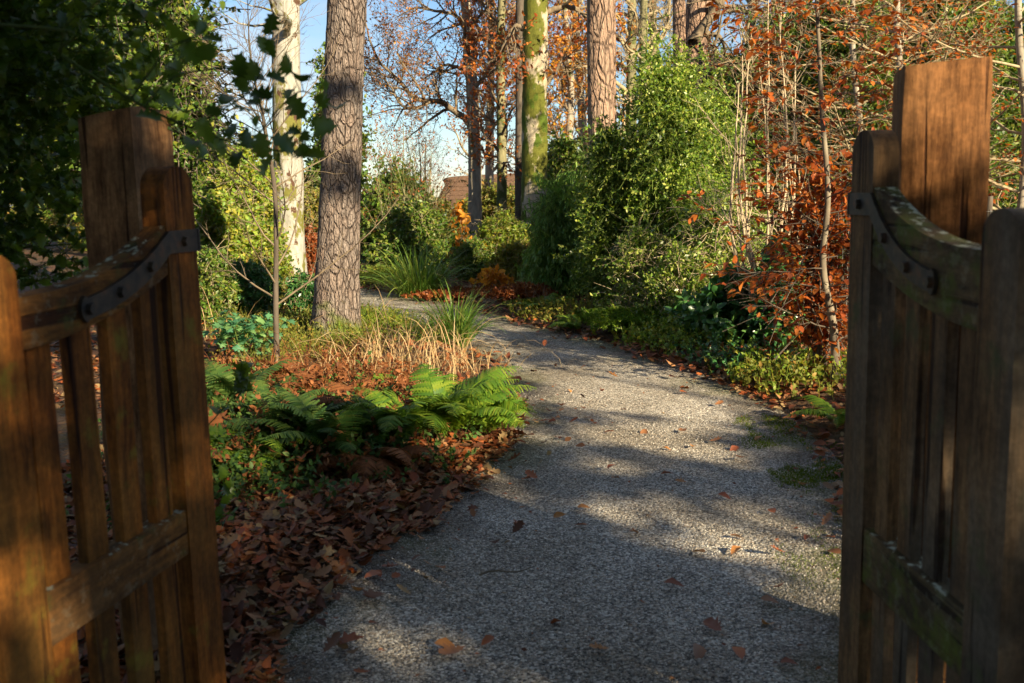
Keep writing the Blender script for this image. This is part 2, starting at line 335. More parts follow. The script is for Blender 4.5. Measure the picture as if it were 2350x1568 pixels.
# ---------------------------------------------------------------- path outline (derived from where its edges lie on level ground)
pairs_px = [((590, 1560), (1985, 1560)), ((640, 1450), (1975, 1440)), ((750, 1368), (1960, 1330)), ((960, 1230), (1950, 1180)), ((1095, 1110), (1900, 1085)),
            ((1185, 1000), (1810, 985)), ((1205, 920), (1690, 905)), ((1165, 850), (1530, 835)), ((1065, 790), (1330, 775)),
            ((940, 745), (1180, 740)), ((850, 715), (1050, 706)), ((775, 690), (940, 683)), ((700, 672), (830, 664)), ((600, 664), (740, 652)), ((480, 664), (640, 650))]
LE = [np.array([-1.5, -7.]), np.array([-1.3, -1.]), np.array([-1.0, 2.])] + [G(*a)[:2] for a, b in pairs_px]
RE = [np.array([1.5, -7.]), np.array([1.4, -1.]), np.array([1.3, 2.])] + [G(*b)[:2] for a, b in pairs_px]
def resample(pts, k=6):
    p = np.array(pts); o = []
    q = np.vstack([2 * p[0] - p[1], p, 2 * p[-1] - p[-2]])
    for i in range(1, len(q) - 2):
        for s in np.arange(k) / k:
            a, b, c, d = q[i - 1], q[i], q[i + 1], q[i + 2]
            o.append(.5 * ((2 * b) + (-a + c) * s + (2 * a - 5 * b + 4 * c - d) * s * s + (-a + 3 * b - 3 * c + d) * s ** 3))
    o.append(p[-1]); return np.array(o)
LE, RE = resample(LE), resample(RE)
arm_l = resample([G(560, 656)[:2], G(700, 651)[:2], G(800, 646)[:2], G(900, 638)[:2], G(990, 632)[:2]])
arm_r = arm_l + np.array([.1, .75])
def seg_dist(p, A, B):
    d = np.full(len(p), 1e9)
    for a, b in zip(A, B):
        ab = b - a; s = np.clip(((p - a) @ ab) / max(ab @ ab, 1e-9), 0, 1); d = np.minimum(d, np.linalg.norm(p - (a + s[:, None] * ab), axis=1))
    return d
def inside(p, poly):
    c = np.zeros(len(p), bool); q = np.roll(poly, -1, 0)
    for a, b in zip(poly, q):
        if a[1] == b[1]: continue
        m_ = ((a[1] > p[:, 1]) != (b[1] > p[:, 1])) & (p[:, 0] < (b[0] - a[0]) * (p[:, 1] - a[1]) / (b[1] - a[1]) + a[0]); c ^= m_
    return c
POLY1 = np.vstack([LE, RE[::-1]]); POLY2 = np.vstack([arm_l, arm_r[::-1]])
def pathdist(p):
    """signed distance to the path edge, negative on the path"""
    p = np.asarray(p, float)[:, :2]
    d1 = np.minimum(seg_dist(p, LE[:-1], LE[1:]), seg_dist(p, RE[:-1], RE[1:])); d1 = np.where(inside(p, POLY1), -d1, d1)
    d2 = np.minimum(seg_dist(p, arm_l[:-1], arm_l[1:]), seg_dist(p, arm_r[:-1], arm_r[1:])); d2 = np.where(inside(p, POLY2), -d2, d2)
    return np.minimum(d1, d2)
def hgt(p):
    p = np.asarray(p, float); d = pathdist(p); k = np.clip((d + .05) / .6, 0, 1); k = k * k * (3 - 2 * k)
    q = np.stack([p[:, 0], p[:, 1], 0 * p[:, 0]], -1)
    return -.03 + k * (.10 + .025 * snoise(q, 1.1, 3)) + np.clip((d - 2) / 6, 0, 1) * .12
def hz(x, y): return float(hgt(np.array([[x, y]]))[0])
def grid(xs, ys):
    X, Y = np.meshgrid(xs, ys); nx, ny = len(xs), len(ys)
    i = np.arange(ny - 1)[:, None] * nx + np.arange(nx - 1)[None]
    return X, Y, np.stack([i, i + 1, i + nx + 1, i + nx], -1).reshape(-1, 4)
xs = np.concatenate([[-220, -120, -60, -40, -30, -24], np.arange(-20, -6, .7), np.arange(-6, 8, .12), np.arange(8, 22, .7), [24, 30, 40, 60, 120, 220]])
ys = np.concatenate([[-120, -60, -35, -20], np.arange(-12, 1.5, .6), np.arange(1.5, 22, .14), np.arange(22, 40, .8), [45, 55, 70, 100, 160, 260, 400]])
X, Y, q = grid(xs, ys); p2 = np.stack([X.ravel(), Y.ravel()], -1)
m, t = nt('woodland_soil'); v = coords(t)
vo = tex(t, 'ShaderNodeTexVoronoi', v, Scale=17.); n1 = tex(t, 'ShaderNodeTexNoise', v, Scale=2., Detail=5.); n2 = tex(t, 'ShaderNodeTexNoise', v, Scale=60., Detail=4.)
r = ramp(t, [(.035, .022, .014), (.12, .05, .025), (.06, .035, .02), (.20, .085, .035)], pos=[0, .4, .6, 1.]); t.links.new(vo.outputs['Color'], r.inputs['Fac'])
col = mixc(t, r.outputs[0], (.045, .05, .015), math_(t, 'SUBTRACT', math_(t, 'MULTIPLY', n1.outputs['Fac'], 2.), .8, True))
finish(t, col, math_(t, 'ADD', vo.outputs['Distance'], n2.outputs['Fac']), .03, 1., .85)
g = obj('ground', [(np.stack([X.ravel(), Y.ravel(), hgt(p2)], -1), q)], m, smooth=True); tag(g, kind='structure')
# path sheet
m, t = nt('path_gravel'); v = coords(t)
vo = tex(t, 'ShaderNodeTexVoronoi', v, Scale=120.); vb = tex(t, 'ShaderNodeTexVoronoi', v, Scale=60.); n1 = tex(t, 'ShaderNodeTexNoise', v, Scale=.9, Detail=6., Roughness=.6)
n2 = tex(t, 'ShaderNodeTexNoise', v, Scale=300., Detail=2.)
sc_ = t.nodes.new('ShaderNodeSeparateColor'); t.links.new(vo.outputs['Color'], sc_.inputs[0]); sc2 = t.nodes.new('ShaderNodeSeparateColor'); t.links.new(vb.outputs['Color'], sc2.inputs[0])
r = ramp(t, [(.045, .043, .038), (.33, .30, .245), (.68, .62, .52), (.12, .11, .095), (.50, .40, .29), (1., .95, .84), (.39, .37, .33)], 'CONSTANT', pos=[0, .16, .34, .52, .66, .76, .88]); t.links.new(sc_.outputs[0], r.inputs['Fac'])
r2 = ramp(t, [(.11, .10, .085), (.40, .365, .305), (.72, .665, .57)]); t.links.new(sc2.outputs[0], r2.inputs['Fac'])
col = mixc(t, r.outputs[0], r2.outputs[0], .2)
dk = ramp(t, [(1, 1, 1), (.56, .53, .48)], pos=[.40, .64]); t.links.new(n1.outputs['Fac'], dk.inputs['Fac'])
col = mixc(t, col, dk.outputs[0], 1., 'MULTIPLY')
ea = t.nodes.new('ShaderNodeAttribute'); ea.attribute_name = 'edge'; n4 = tex(t, 'ShaderNodeTexNoise', v, Scale=3.5, Detail=6., Roughness=.65)
ef = math_(t, 'SUBTRACT', math_(t, 'ADD', math_(t, 'MULTIPLY', ea.outputs['Fac'], 1.1), math_(t, 'MULTIPLY', n4.outputs['Fac'], 1.5)), 1.15, True); ef = math_(t, 'MULTIPLY', ef, 1.7, True)
n5 = tex(t, 'ShaderNodeTexNoise', v, Scale=1.1, Detail=3.); er = ramp(t, [(.06, .042, .025), (.075, .085, .02)], pos=[.47, .56]); t.links.new(n5.outputs['Fac'], er.inputs['Fac'])
col = mixc(t, col, mixc(t, er.outputs[0], col, .25), math_(t, 'MULTIPLY', ef, .85))
hh = math_(t, 'SUBTRACT', 1.0, vo.outputs['Distance']); hh = math_(t, 'ADD', hh, math_(t, 'MULTIPLY', math_(t, 'SUBTRACT', 1.0, vb.outputs['Distance']), .8))
finish(t, col, hh, .011, 1., .8, .3)
def strip(A, B, nx, zf, wob=0):
    A3, B3 = A, B; s = np.linspace(0, 1, nx)
    pts = A3[:, None] * (1 - s)[None, :, None] + B3[:, None] * s[None, :, None]
    V = pts.reshape(-1, 2); z = zf(V); i = np.arange(len(A) - 1)[:, None] * nx + np.arange(nx - 1)[None]
    return np.column_stack([V, z]), np.stack([i, i + 1, i + nx + 1, i + nx], -1).reshape(-1, 4)
def fineres(A, k):
    return np.concatenate([A[i] + (A[i + 1] - A[i]) * np.arange(k)[:, None] / k for i in range(len(A) - 1)] + [A[-1:]])
pz = lambda V: -.002 + .010 * snoise(np.column_stack([V, 0 * V[:, 0]]), 1.6, 5) * .6
ext = lambda A, B: (A + unit(A - B) * .12, B + unit(B - A) * .12)
a1, b1 = ext(LE, RE); a2, b2 = ext(arm_l, arm_r)
pth = obj('path', [strip(fineres(a1, 3), fineres(b1, 3), 40, pz)], m, smooth=True); tag(pth, kind='structure')
_v = np.empty(len(pth.data.vertices) * 3, np.float32); pth.data.vertices.foreach_get('co', _v); _v = _v.reshape(-1, 3)
_a = pth.data.attributes.new('edge', 'FLOAT', 'POINT'); _a.data.foreach_set('value', np.clip(1 + pathdist(_v) / .55, 0, 1).astype(np.float32))
pth2 = obj('side_path', [strip(a2, b2, 6, lambda V: pz(V) + .004)], m, smooth=True); tag(pth2, kind='structure')
# loose stones near the viewer
oct_v = np.array([(1, 0, 0), (-.9, .2, 0), (0, .9, 0), (.1, -1, 0), (.1, 0, .7), (-.1, .1, -.6), (.6, .6, .35), (-.6, -.5, .4)], float)
oct_f = np.array([(4, 0, 6), (4, 6, 2), (0, 2, 6), (4, 2, 1), (4, 1, 7), (4, 7, 3), (7, 1, 3), (4, 3, 0), (5, 2, 0), (5, 1, 2), (5, 3, 1), (5, 0, 3)])
def scatter(n, x0, x1, y0, y1, dlo, dhi, pw=1.0, gg=rng):
    p = np.column_stack([x0 + (x1 - x0) * gg.random(n), y0 + (y1 - y0) * gg.random(n) ** pw]); d = pathdist(p)
    return p[(d > dlo) & (d < dhi)]
ps = scatter(34000, -1.3, 1.6, 2.7, 8, -9, .08, 1.5); n = len(ps)
m, t = nt('loose_stone'); geo = t.nodes.new('ShaderNodeNewGeometry')
r = ramp(t, [(.10, .09, .08), (.42, .38, .33), (.28, .22, .17), (.75, .71, .64), (.50, .43, .35)]); t.links.new(geo.outputs['Random Per Island'], r.inputs['Fac']); finish(t, r.outputs[0], rough=.6, spec=.4)
rot = frames(unit(rng.normal(0, 1, (n, 3))), unit(rng.normal(0, 1, (n, 3))))
sz = .0020 + .0038 * rng.random(n) ** 2.5
gr = obj('loose_gravel', [inst((oct_v, oct_f), np.column_stack([ps, pz(ps) + sz * .2]), rot, sz[:, None] * (.7 + .6 * rng.random((n, 3))))], m); tag(gr, kind='stuff')
# ---------------------------------------------------------------- leaf litter
def litter(p, tpl, size, stack=.028, tilt=.30, g_=rng):
    n = len(p); z = np.maximum(hgt(p), pz(p) + .003) + .006 + stack * g_.random(n)
    a = g_.random(n) * 6.28; d = np.column_stack([np.cos(a), np.sin(a), g_.normal(0, .22, n)])
    nn = unit(np.column_stack([g_.normal(0, tilt, (n, 2)), np.ones(n)]))
    return inst(tpl, np.column_stack([p, z]), frames(d, nn), size * (.5 + .85 * g_.random(n)))
def edge_keep(p, soft=.25, amt=.5):
    d = pathdist(p); nz = snoise(np.column_stack([p, 0 * p[:, 0]]), 2.2, 9) * .10
    return p[(d + nz > 0) | (rng.random(len(p)) < .04 * np.exp(d / .3))]
ch = []
for tpl, n, s_ in ((OVATE, 10500, .058), (OVATE2, 7600, .054), (OAK, 5200, .072), (MAPLE, 1500, .078), (DIAM, 4000, .035)):
    p = edge_keep(scatter(n, -2.6, .6, 2.5, 7.6, -.5, 3)); ch.append(litter(p, tpl, s_))
for tpl, n, s_ in ((OVATE, 9000, .066), (OAK, 2600, .08)):
    p = edge_keep(scatter(n, 1.2, 5.5, 2.2, 12, -.3, 3.5)); ch.append(litter(p, tpl, s_))
for tpl, n, s_ in ((OVATE, 20000, .075), (OAK, 9000, .09)):
    p = edge_keep(scatter(n, -6, 9, 7, 20, -.4, 4.5)); ch.append(litter(p, (tpl if s_ < .09 else OVATE2), s_))
lt = obj('fallen_leaves', ch, M['litter']); tag(lt, 'rust and brown fallen leaves covering the beds beside the path', 'fallen leaves', kind='stuff')
# individual leaves on the gravel
lp = [(1235, 1107), (1405, 1107), (1270, 1197), (1205, 1211), (1348, 1216), (1493, 1191), (1576, 1115), (1648, 1144), (1778, 1187), (1885, 1217), (1617, 1280), (1523, 1350),
      (1777, 1357), (1745, 1388), (1765, 1447), (1656, 1462), (1688, 1499), (1603, 1494), (1399, 1501), (1288, 1439), (1133, 1474), (1068, 1497), (997, 1490), (1790, 1535), (1802, 1278), (1675, 1240), (1700, 1267),
      (918, 1307), (876, 1328), (708, 1407), (820, 1367), (1515, 1098), (1410, 998), (1627, 1019), (1590, 1034), (1693, 1033), (1700, 1056), (1480, 992), (1303, 900), (1380, 905), (1437, 948), (1345, 845), (1420, 872), (1270, 842),
      (1560, 905), (1640, 935), (1750, 1010), (1535, 870), (1250, 800), (1190, 815), (1325, 1175), (1160, 1068), (1200, 1110), (1445, 1230), (1840, 1120), (1860, 1240), (1915, 1245), (1560, 990), (1520, 1035), (1395, 1085)]
grpd = {'OVATE': (OVATE, .068), 'OAK': (OAK, .082)}; lm = {}
for i, (x_, y_) in enumerate(lp):
    kind = 'OAK' if i % 3 == 0 else 'OVATE'; var = i % 4
    if (kind, var) not in lm:
        tv, tf = grpd[kind][0]; tv = tv.copy(); tv[:, 2] += (.25 + .12 * var) * tv[:, 0] ** 2 * 2 + .1 * (tv[:, 1] - .5) ** 2
        lm[(kind, var)] = mesh_of('fallen_leaf', [(tv * grpd[kind][1], tf)], leafmat('lone_leaf', [[(.34, .10, .03), (.27, .12, .05), (.42, .18, .05), (.24, .07, .03)][var]] * 2, .45, .15, .5))
    o = bpy.data.objects.new('fallen_leaf', lm[(kind, var)]); COL.objects.link(o)
    q_ = G(x_, y_); o.location = (q_[0], q_[1], .022); o.rotation_euler = (rng.normal(0, .25), rng.normal(0, .25), rng.random() * 6.28); s_ = .8 + .5 * rng.random(); o.scale = (s_, s_, s_)
    tag(o, 'curled brown or orange leaf lying alone on the grey gravel', 'fallen leaf', 'fallen leaves scattered on the gravel')
pc = scatter(2600, -1.3, 3, 2.6, 14, -1.6, .1); pc = pc[rng.random(len(pc)) < np.exp(pathdist(pc) / .45) * .9 + .12]
cr_ = obj('leaf_crumbs', [litter(pc, DIAM, .022, stack=.004, tilt=.3)], M['litter']); tag(cr_, kind='stuff')
# moss on the path edge and at the foot of trunks: short dense tufts
def moss(name, cx, cy, rx, ry, n, label, rise=0.0, hh_=.02, parent=None, base=0.0):
    a = rng.random(n) * 6.28; r = np.sqrt(rng.random(n)); x = cx + rx * r * np.cos(a); y = cy + ry * r * np.sin(a)
    kz = snoise(np.column_stack([x, y, 0 * x]), 5., 4) + rng.normal(0, .3, n); keep = (kz > (.25 if not rise else -3)); x, y, r = x[keep], y[keep], r[keep]
    z = np.maximum(hgt(np.column_stack([x, y])), pz(np.column_stack([x, y]))) + rise * (1 - r ** 2) + base
    d = unit(np.column_stack([rng.normal(0, .5, (len(x), 2)), np.ones(len(x))]))
    c = inst(NARROW, np.column_stack([x, y, z - .002]), frames(d, unit(rng.normal(0, 1, (len(x), 3)))), hh_ * (.6 + .8 * rng.random(len(x))))
    o = obj(name, [c], M['moss']); tag(o, label, 'moss', kind='stuff'); return o
q_ = G(1830, 1040); moss('moss', q_[0], q_[1], .30, 1.1, 14000, 'bright green moss on the right edge of the path', hh_=.016)
q_ = G(1905, 1130); moss('moss', q_[0], q_[1], .25, 1.0, 5000, 'thin green moss along the gravel by the right gate', hh_=.014)
q_ = G(1880, 1280); moss('moss', q_[0], q_[1], .2, .5, 2500, 'sparse moss between gravel stones near the right gate', hh_=.012)
q_ = G(793, 795); moss('moss', q_[0], q_[1], .17, .13, 6000, 'mound of vivid moss at the foot of the big pine', rise=.13, hh_=.03)
# ---------------------------------------------------------------- gates
BR_D, BR_L = (.09, .028, .004), (.32, .115, .018)
WD = {}
WD['v'] = m_wood('gate_wood_upright', BR_D, BR_L, 'Z', moss=(.20, .16, .02), mthr=.58, weather=(.20, .12, .03), wfac=.35)
WD['h'] = m_wood('gate_wood_rail', (.08, .032, .006), (.27, .115, .022), 'X', moss=(.08, .09, .02), mthr=.54, lichen=.10, weather=(.16, .12, .07), wfac=.3)
WD['v2'] = m_wood('grey_gate_wood_upright', (.075, .042, .018), (.23, .135, .062), 'Z', moss=(.07, .085, .03), mthr=.57, weather=(.14, .12, .095), wfac=.6)
WD['h2'] = m_wood('mossy_gate_wood_rail', (.065, .042, .018), (.19, .125, .058), 'X', moss=(.09, .11, .012), mthr=.47, lichen=.12, weather=(.12, .11, .07), wfac=.4)
WD['post'] = m_wood('oak_post_wood', (.10, .048, .02), (.31, .175, .085), 'Z', moss=(.10, .10, .05), mthr=.72, weather=(.22, .155, .10), wfac=.5, rough=.85)
WD['post2'] = m_wood('oak_post_wood_brown', (.075, .03, .009), (.26, .12, .045), 'Z', moss=(.10, .10, .05), mthr=.74, weather=(.15, .09, .045), wfac=.35, rough=.85)
mi, t = nt('rusted_iron'); n1 = tex(t, 'ShaderNodeTexNoise', coords(t), Scale=30., Detail=5.); n2 = tex(t, 'ShaderNodeTexNoise', coords(t), Scale=9., Detail=4.)
r = ramp(t, [(.022, .018, .015), (.05, .035, .022), (.11, .045, .018)], pos=[.35, .55, .75]); t.links.new(n1.outputs['Fac'], r.inputs['Fac'])
r2 = ramp(t, [(0, 0, 0), (1, 1, 1)], pos=[.66, .68]); t.links.new(n2.outputs['Fac'], r2.inputs['Fac'])
col = mixc(t, r.outputs[0], (.22, .20, .05), math_(t, 'MULTIPLY', r2.outputs[0], .7)); finish(t, col, n1.outputs['Fac'], .002, 1., .6, .4)
def bm_obj(name, bm, mat, parent):
    bmesh.ops.recalc_face_normals(bm, faces=bm.faces)
    me = bpy.data.meshes.new(name); bm.to_mesh(me); bm.free(); me.materials.append(mat)
    o = bpy.data.objects.new(name, me); COL.objects.link(o); o.parent = parent; return o
def prism(profile, y0, y1, bev=.004, wob=.0):
    bm = bmesh.new(); a = [bm.verts.new((x, y0, z)) for x, z in profile]; b = [bm.verts.new((x, y1, z)) for x, z in profile]; n = len(a)
    bm.faces.new(a); bm.faces.new(b[::-1])
    for i in range(n): bm.faces.new((a[i], a[(i + 1) % n], b[(i + 1) % n], b[i]))
    if bev: bmesh.ops.bevel(bm, geom=[e for e in bm.edges if e.calc_face_angle(0) > .6 or True and len(profile) < 6], offset=bev, segments=2, affect='EDGES', profile=.7)
    return bm
def rect(x0, x1, z0, z1): return [(x0, z0), (x1, z0), (x1, z1), (x0, z1)]
def gate(name, label, H, F_, s, ztop_h, ztop_f, topc, wv, wh, mid):
    """H hinge corner, d leaf direction (unit xy), s=+1 when the inner face looks along local +y"""
    SW = .15; T = .07; d = unit(F_ - H[:2]); L = float(np.linalg.norm(F_ - H[:2])) + SW
    rz = math.atan2(d[1], d[0])
    g = empty(name, (H[0], H[1], 0), label, 'gate', 'pair of open wooden gates', (0, 0, rz))
    def arch(x0, x1, z0, z1):
        c = (x0 + x1) / 2; r = (x1 - x0) / 2; rr = r * .8
        return [(x0, z0), (x1, z0)] + [(c + r * math.cos(a), z1 - rr + rr * math.sin(a)) for a in np.linspace(0, math.pi, 15)]
    bm_obj('hinge_stile', prism(arch(0, SW, .03, ztop_h), 0, -s * T, .006), WD[wv], g)
    bm_obj('free_stile', prism(arch(L - SW, L, .03, ztop_f), 0, -s * T, .006), WD[wv], g)
    # curved top rail: high at the hinge, dipping towards the free end
    u = np.linspace(0, 1, 22); X_ = SW + .0 + u * (L - 2 * SW)
    zt = topc[0] + (topc[1] - topc[0]) * (1 - u) ** 2.4; zb = topc[2] + (topc[3] - topc[2]) * (1 - u) ** 1.9
    e = .004
    prof = list(zip(X_, zb)) + list(zip(X_[::-1], zt[::-1]))
    bm_obj('top_rail', prism(prof, -s * e, -s * (T - e), .0), WD[wh], g)
    mz = (mid[0] + mid[1]) / 2; mh = (mid[1] - mid[0]) / 2
    bm_obj('middle_rail', prism(rect(SW - .004, L - SW + .004, mz - mh, mz + mh), -s * e, -s * (T - e), .006), WD[wh], g)
    bm_obj('bottom_rail', prism(rect(SW - .004, L - SW + .004, .05, .17), -s * e, -s * (T - e), .006), WD[wh], g)
    nb = 4; bw = .084; pit = (L - 2 * SW) / nb
    for i in range(nb):
        c = SW + pit * (i + .5); zt_i = np.interp(c, X_, zb) + .02
        bm_obj('bar', prism(rect(c - bw / 2, c + bw / 2, mz + mh - .01, zt_i), -s * .022, -s * .050, .004), WD[wv], g)
        bm_obj('bar', prism(rect(c - bw / 2, c + bw / 2, .162, mz - mh + .01), -s * .022, -s * .050, .004), WD[wv], g)
    # iron strap hinge following the rail, wrapped round the stile
    zs0 = np.interp(SW, X_, zt) - .045; wS = .05
    us = np.linspace(0, .62, 16); xs_ = SW + us * (L - 2 * SW); zc = np.interp(xs_, X_, (zt * .42 + zb * .58)) - .0
    zc = zc + (zs0 - zc[0]) * (1 - us / .62) ** 3
    px_ = np.concatenate([[-.004, SW * .5, SW - .01], xs_]); pz_ = np.concatenate([[zs0] * 3, zc])
    hw = np.linspace(wS * .62, wS * .5, len(px_))
    prof = list(zip(px_, pz_ - hw)) + [(px_[-1] + .028 * math.cos(a), pz_[-1] + .034 * math.sin(a)) for a in np.linspace(-1.2, 1.2, 7)] + list(zip(px_[::-1], (pz_ + hw)[::-1]))
    st = bm_obj('strap_hinge', prism(prof, s * .007, -s * .003, .0), mi, g)
    bm_obj('strap_wrap', prism(rect(-.008, .002, zs0 - .032, zs0 + .032), s * .009, -s * (T + .006), .001), mi, g)
    for k, xb in enumerate((.075, SW + .10, SW + .24, SW + .37)):
        zb_ = np.interp(xb, px_, pz_); bm = bmesh.new()
        ang = np.arange(6) * math.pi / 3 + k; rr = .016
        a = [bm.verts.new((xb + rr * math.cos(q), s * .006, zb_ + rr * math.sin(q))) for q in ang]
        b = [bm.verts.new((xb + rr * .85 * math.cos(q), s * .019, zb_ + rr * .85 * math.sin(q))) for q in ang]; bm.faces.new(b)
        for i in range(6): bm.faces.new((a[i], a[(i + 1) % 6], b[(i + 1) % 6], b[i]))
        bm_obj('bolt', bm, mi, st)
    return g
HL = P(443, 450, 2.85); FL_ = P(20, 450, 2.12)[:2]
gL = gate('wooden_gate', 'open brown wooden gate with a dark iron strap, in front of the lower oak post', HL, FL_, 1, 1.69, 1.50, (1.40, 1.53, 1.285, 1.40), 'v', 'h', (.605, .735))
HR = P(1954, 430, 2.85); FR_ = P(2258, 430, 2.12)[:2]
gR = gate('wooden_gate', 'open grey-brown wooden gate with a mossy middle rail, in front of the taller oak post', HR, FR_, -1, 1.745, 1.545, (1.455, 1.59, 1.28, 1.385), 'v2', 'h2', (.48, .64))
def post(c, w, ztop, rot, mat, label, seed, sag):
    bm = bmesh.new(); n = 34; m_ = 7; h = w / 2; per = []
    for k in range(4):
        for i in range(m_):
            f = -1 + 2 * i / m_
            per.append([(f, -1), (1, f), (-f, 1), (-1, -f)][k])
    per = np.array(per, float); rn = 1 - .035 * (np.abs(per).min(1) > .8) ; rings = []
    for j in range(n + 1):
        z = ztop * j / n; q = per * rn[:, None] * h
        p3 = np.column_stack([q, np.full(len(q), z * 1.0)]); nn = snoise(p3 * np.array([1, 1, .15]), 22, seed) * .0016 + snoise(p3 * np.array([1, 1, .6]), 4, seed + 1) * .003
        q = q * (1 + nn[:, None] / h)
        zz = np.full(len(q), z)
        if j == n: zz = z + sag * (per[:, 0]) * .5 + snoise(p3, 9, seed) * .004; q = q * .985
        rings.append([bm.verts.new((a, b, c_)) for (a, b), c_ in zip(q, zz)])
    for j in range(n):
        for i in range(4 * m_): bm.faces.new((rings[j][i], rings[j][(i + 1) % (4 * m_)], rings[j + 1][(i + 1) % (4 * m_)], rings[j + 1][i]))
    bm.faces.new(rings[-1])
    o = bm_obj('gate_post', bm, mat, None); o.location = (c[0], c[1], -.0); o.rotation_euler = (0, 0, rot)
    tag(o, label, 'gate post', 'oak posts the gates hang on')
cL = P(300, 450, 3.3); cR = P(2150, 430, 3.1)
post(cL, .21, 1.875, R_(-17), WD['post'], 'lower of the two oak posts, with a sloping top, behind the darker-strapped gate', 5, .03)
post(cR, .245, 1.95, R_(-14), WD['post2'], 'tall square oak post with vertical cracks, higher than the other post', 8, .02)
# ---------------------------------------------------------------- trees
def spline(pts, m):
    p = np.array(pts, float); q = resample(p, 8); t_ = np.linspace(0, len(q) - 1, m); i0 = np.clip(t_.astype(int), 0, len(q) - 2); f = (t_ - i0)[:, None]
    return q[i0] * (1 - f) + q[i0 + 1] * f
def trunk_mesh(pts, rad, sides=28, m=60, bump=.03, flare=.35, seed=0, fl_h=.5):
    p = spline(pts, m); r = np.interp(np.linspace(0, 1, m), np.linspace(0, 1, len(rad)), rad)
    r = r * (1 + flare * np.exp(-(p[:, 2] - p[0, 2]) / (fl_h * .35)))
    V, Fc = tubes(p[None], r[None], sides); V = V.reshape(m, sides, 3)
    d = V - p[:, None]; nn = snoise(V.reshape(-1, 3) * np.array([1, 1, .35]), 5, seed).reshape(m, sides, 1) * bump + snoise(V.reshape(-1, 3) * np.array([1, 1, .2]), 16, seed + 3).reshape(m, sides, 1) * bump * .4
    an = np.arange(sides) / sides * 6.28; root = .25 * flare * np.exp(-(p[:, 2:3] - p[0, 2]) / (fl_h * .4)) * np.cos(an * 5 + seed)[None]
    V = p[:, None] + d * (1 + nn + root[..., None])
    return (V.reshape(-1, 3), Fc), p, r
def px_line(pxs, Y):
    return [P(a, b, (Y if np.isscalar(Y) else Y[i])) for i, (a, b) in enumerate(pxs)]
def tree(name, label, cat, pts, rad, bark, levels=(), leaf=None, group=None, sides=24, m=50, limbs=(), bump=.03, flare=.3, seed=1, twigmat=None, leafname='foliage', tsides=(7, 5, 4, 3), extra=None, lv_from=None):
    """levels: list of dicts for grow(); leaf: dict(mat, per, tpl, size,...) placed on the last level"""
    g_ = np.random.default_rng(seed)
    base = np.array([pts[0][0], pts[0][1], hz(pts[0][0], pts[0][1])]); o = empty(name, base, label, cat, group)
    pts = [np.array(q) for q in pts]; pts[0] = np.array([pts[0][0], pts[0][1], base[2] - .06])
    ch, pl, rr = trunk_mesh(pts, rad, sides, m, bump, flare, seed)
    obj('trunk', [ch], bark, o, True, base)
    lp_ = []
    batches = []
    Pl, Rd = pl[None], rr[None]
    lim = []
    for (lpts, r0, r1) in limbs:
        q = spline(lpts, 26); q = q + np.column_stack([g_.normal(0, .012, (26, 3))]); lim.append((q, np.linspace(r0, r1, 26)))
    if lim:
        LP = np.array([a for a, b in lim]); LR = np.array([b for a, b in lim]); batches.append((LP, LR, 8))
    leafc = []
    for i, lv in enumerate(levels):
        lv = dict(lv); use_limbs = lv.pop('limbs', False); only_limbs = lv.pop('only', False)
        if i == 0:
            src = []
            if not only_limbs: src.append(grow(Pl, Rd, g=g_, **{a_: b_ for a_, b_ in lv.items() if a_ not in ('lk', 'lL')}))
            if lim:
                lk = dict(lv); lk['k'] = lv.get('lk', lv['k']); lk.pop('lk', None); lk['L'] = lk.pop('lL', lk['L']); lk['t0'] = .15; lk['t1'] = 1.; lk['rr'] = .6
                src.append(grow(LP, LR, g=g_, **lk))
            C, Rc = (np.concatenate([a for a, b in src]), np.concatenate([b for a, b in src]))
        else:
            C, Rc = grow(C, Rc, g=g_, **lv)
        batches.append((C, Rc, tsides[min(i, len(tsides) - 1)]))
        if leaf and i >= len(levels) - leaf.get('last', 1):
            kk = {k: v for k, v in leaf.items() if k not in ('mat', 'last')}; leafc.append(leaves_on(C, g=g_, **kk))
    if batches: obj('branches', [tubes(a, b, s_) for a, b, s_ in batches], twigmat or bark, o, False, base)
    if leafc: obj(leafname, leafc, leaf['mat'], o, False, base)
    return o
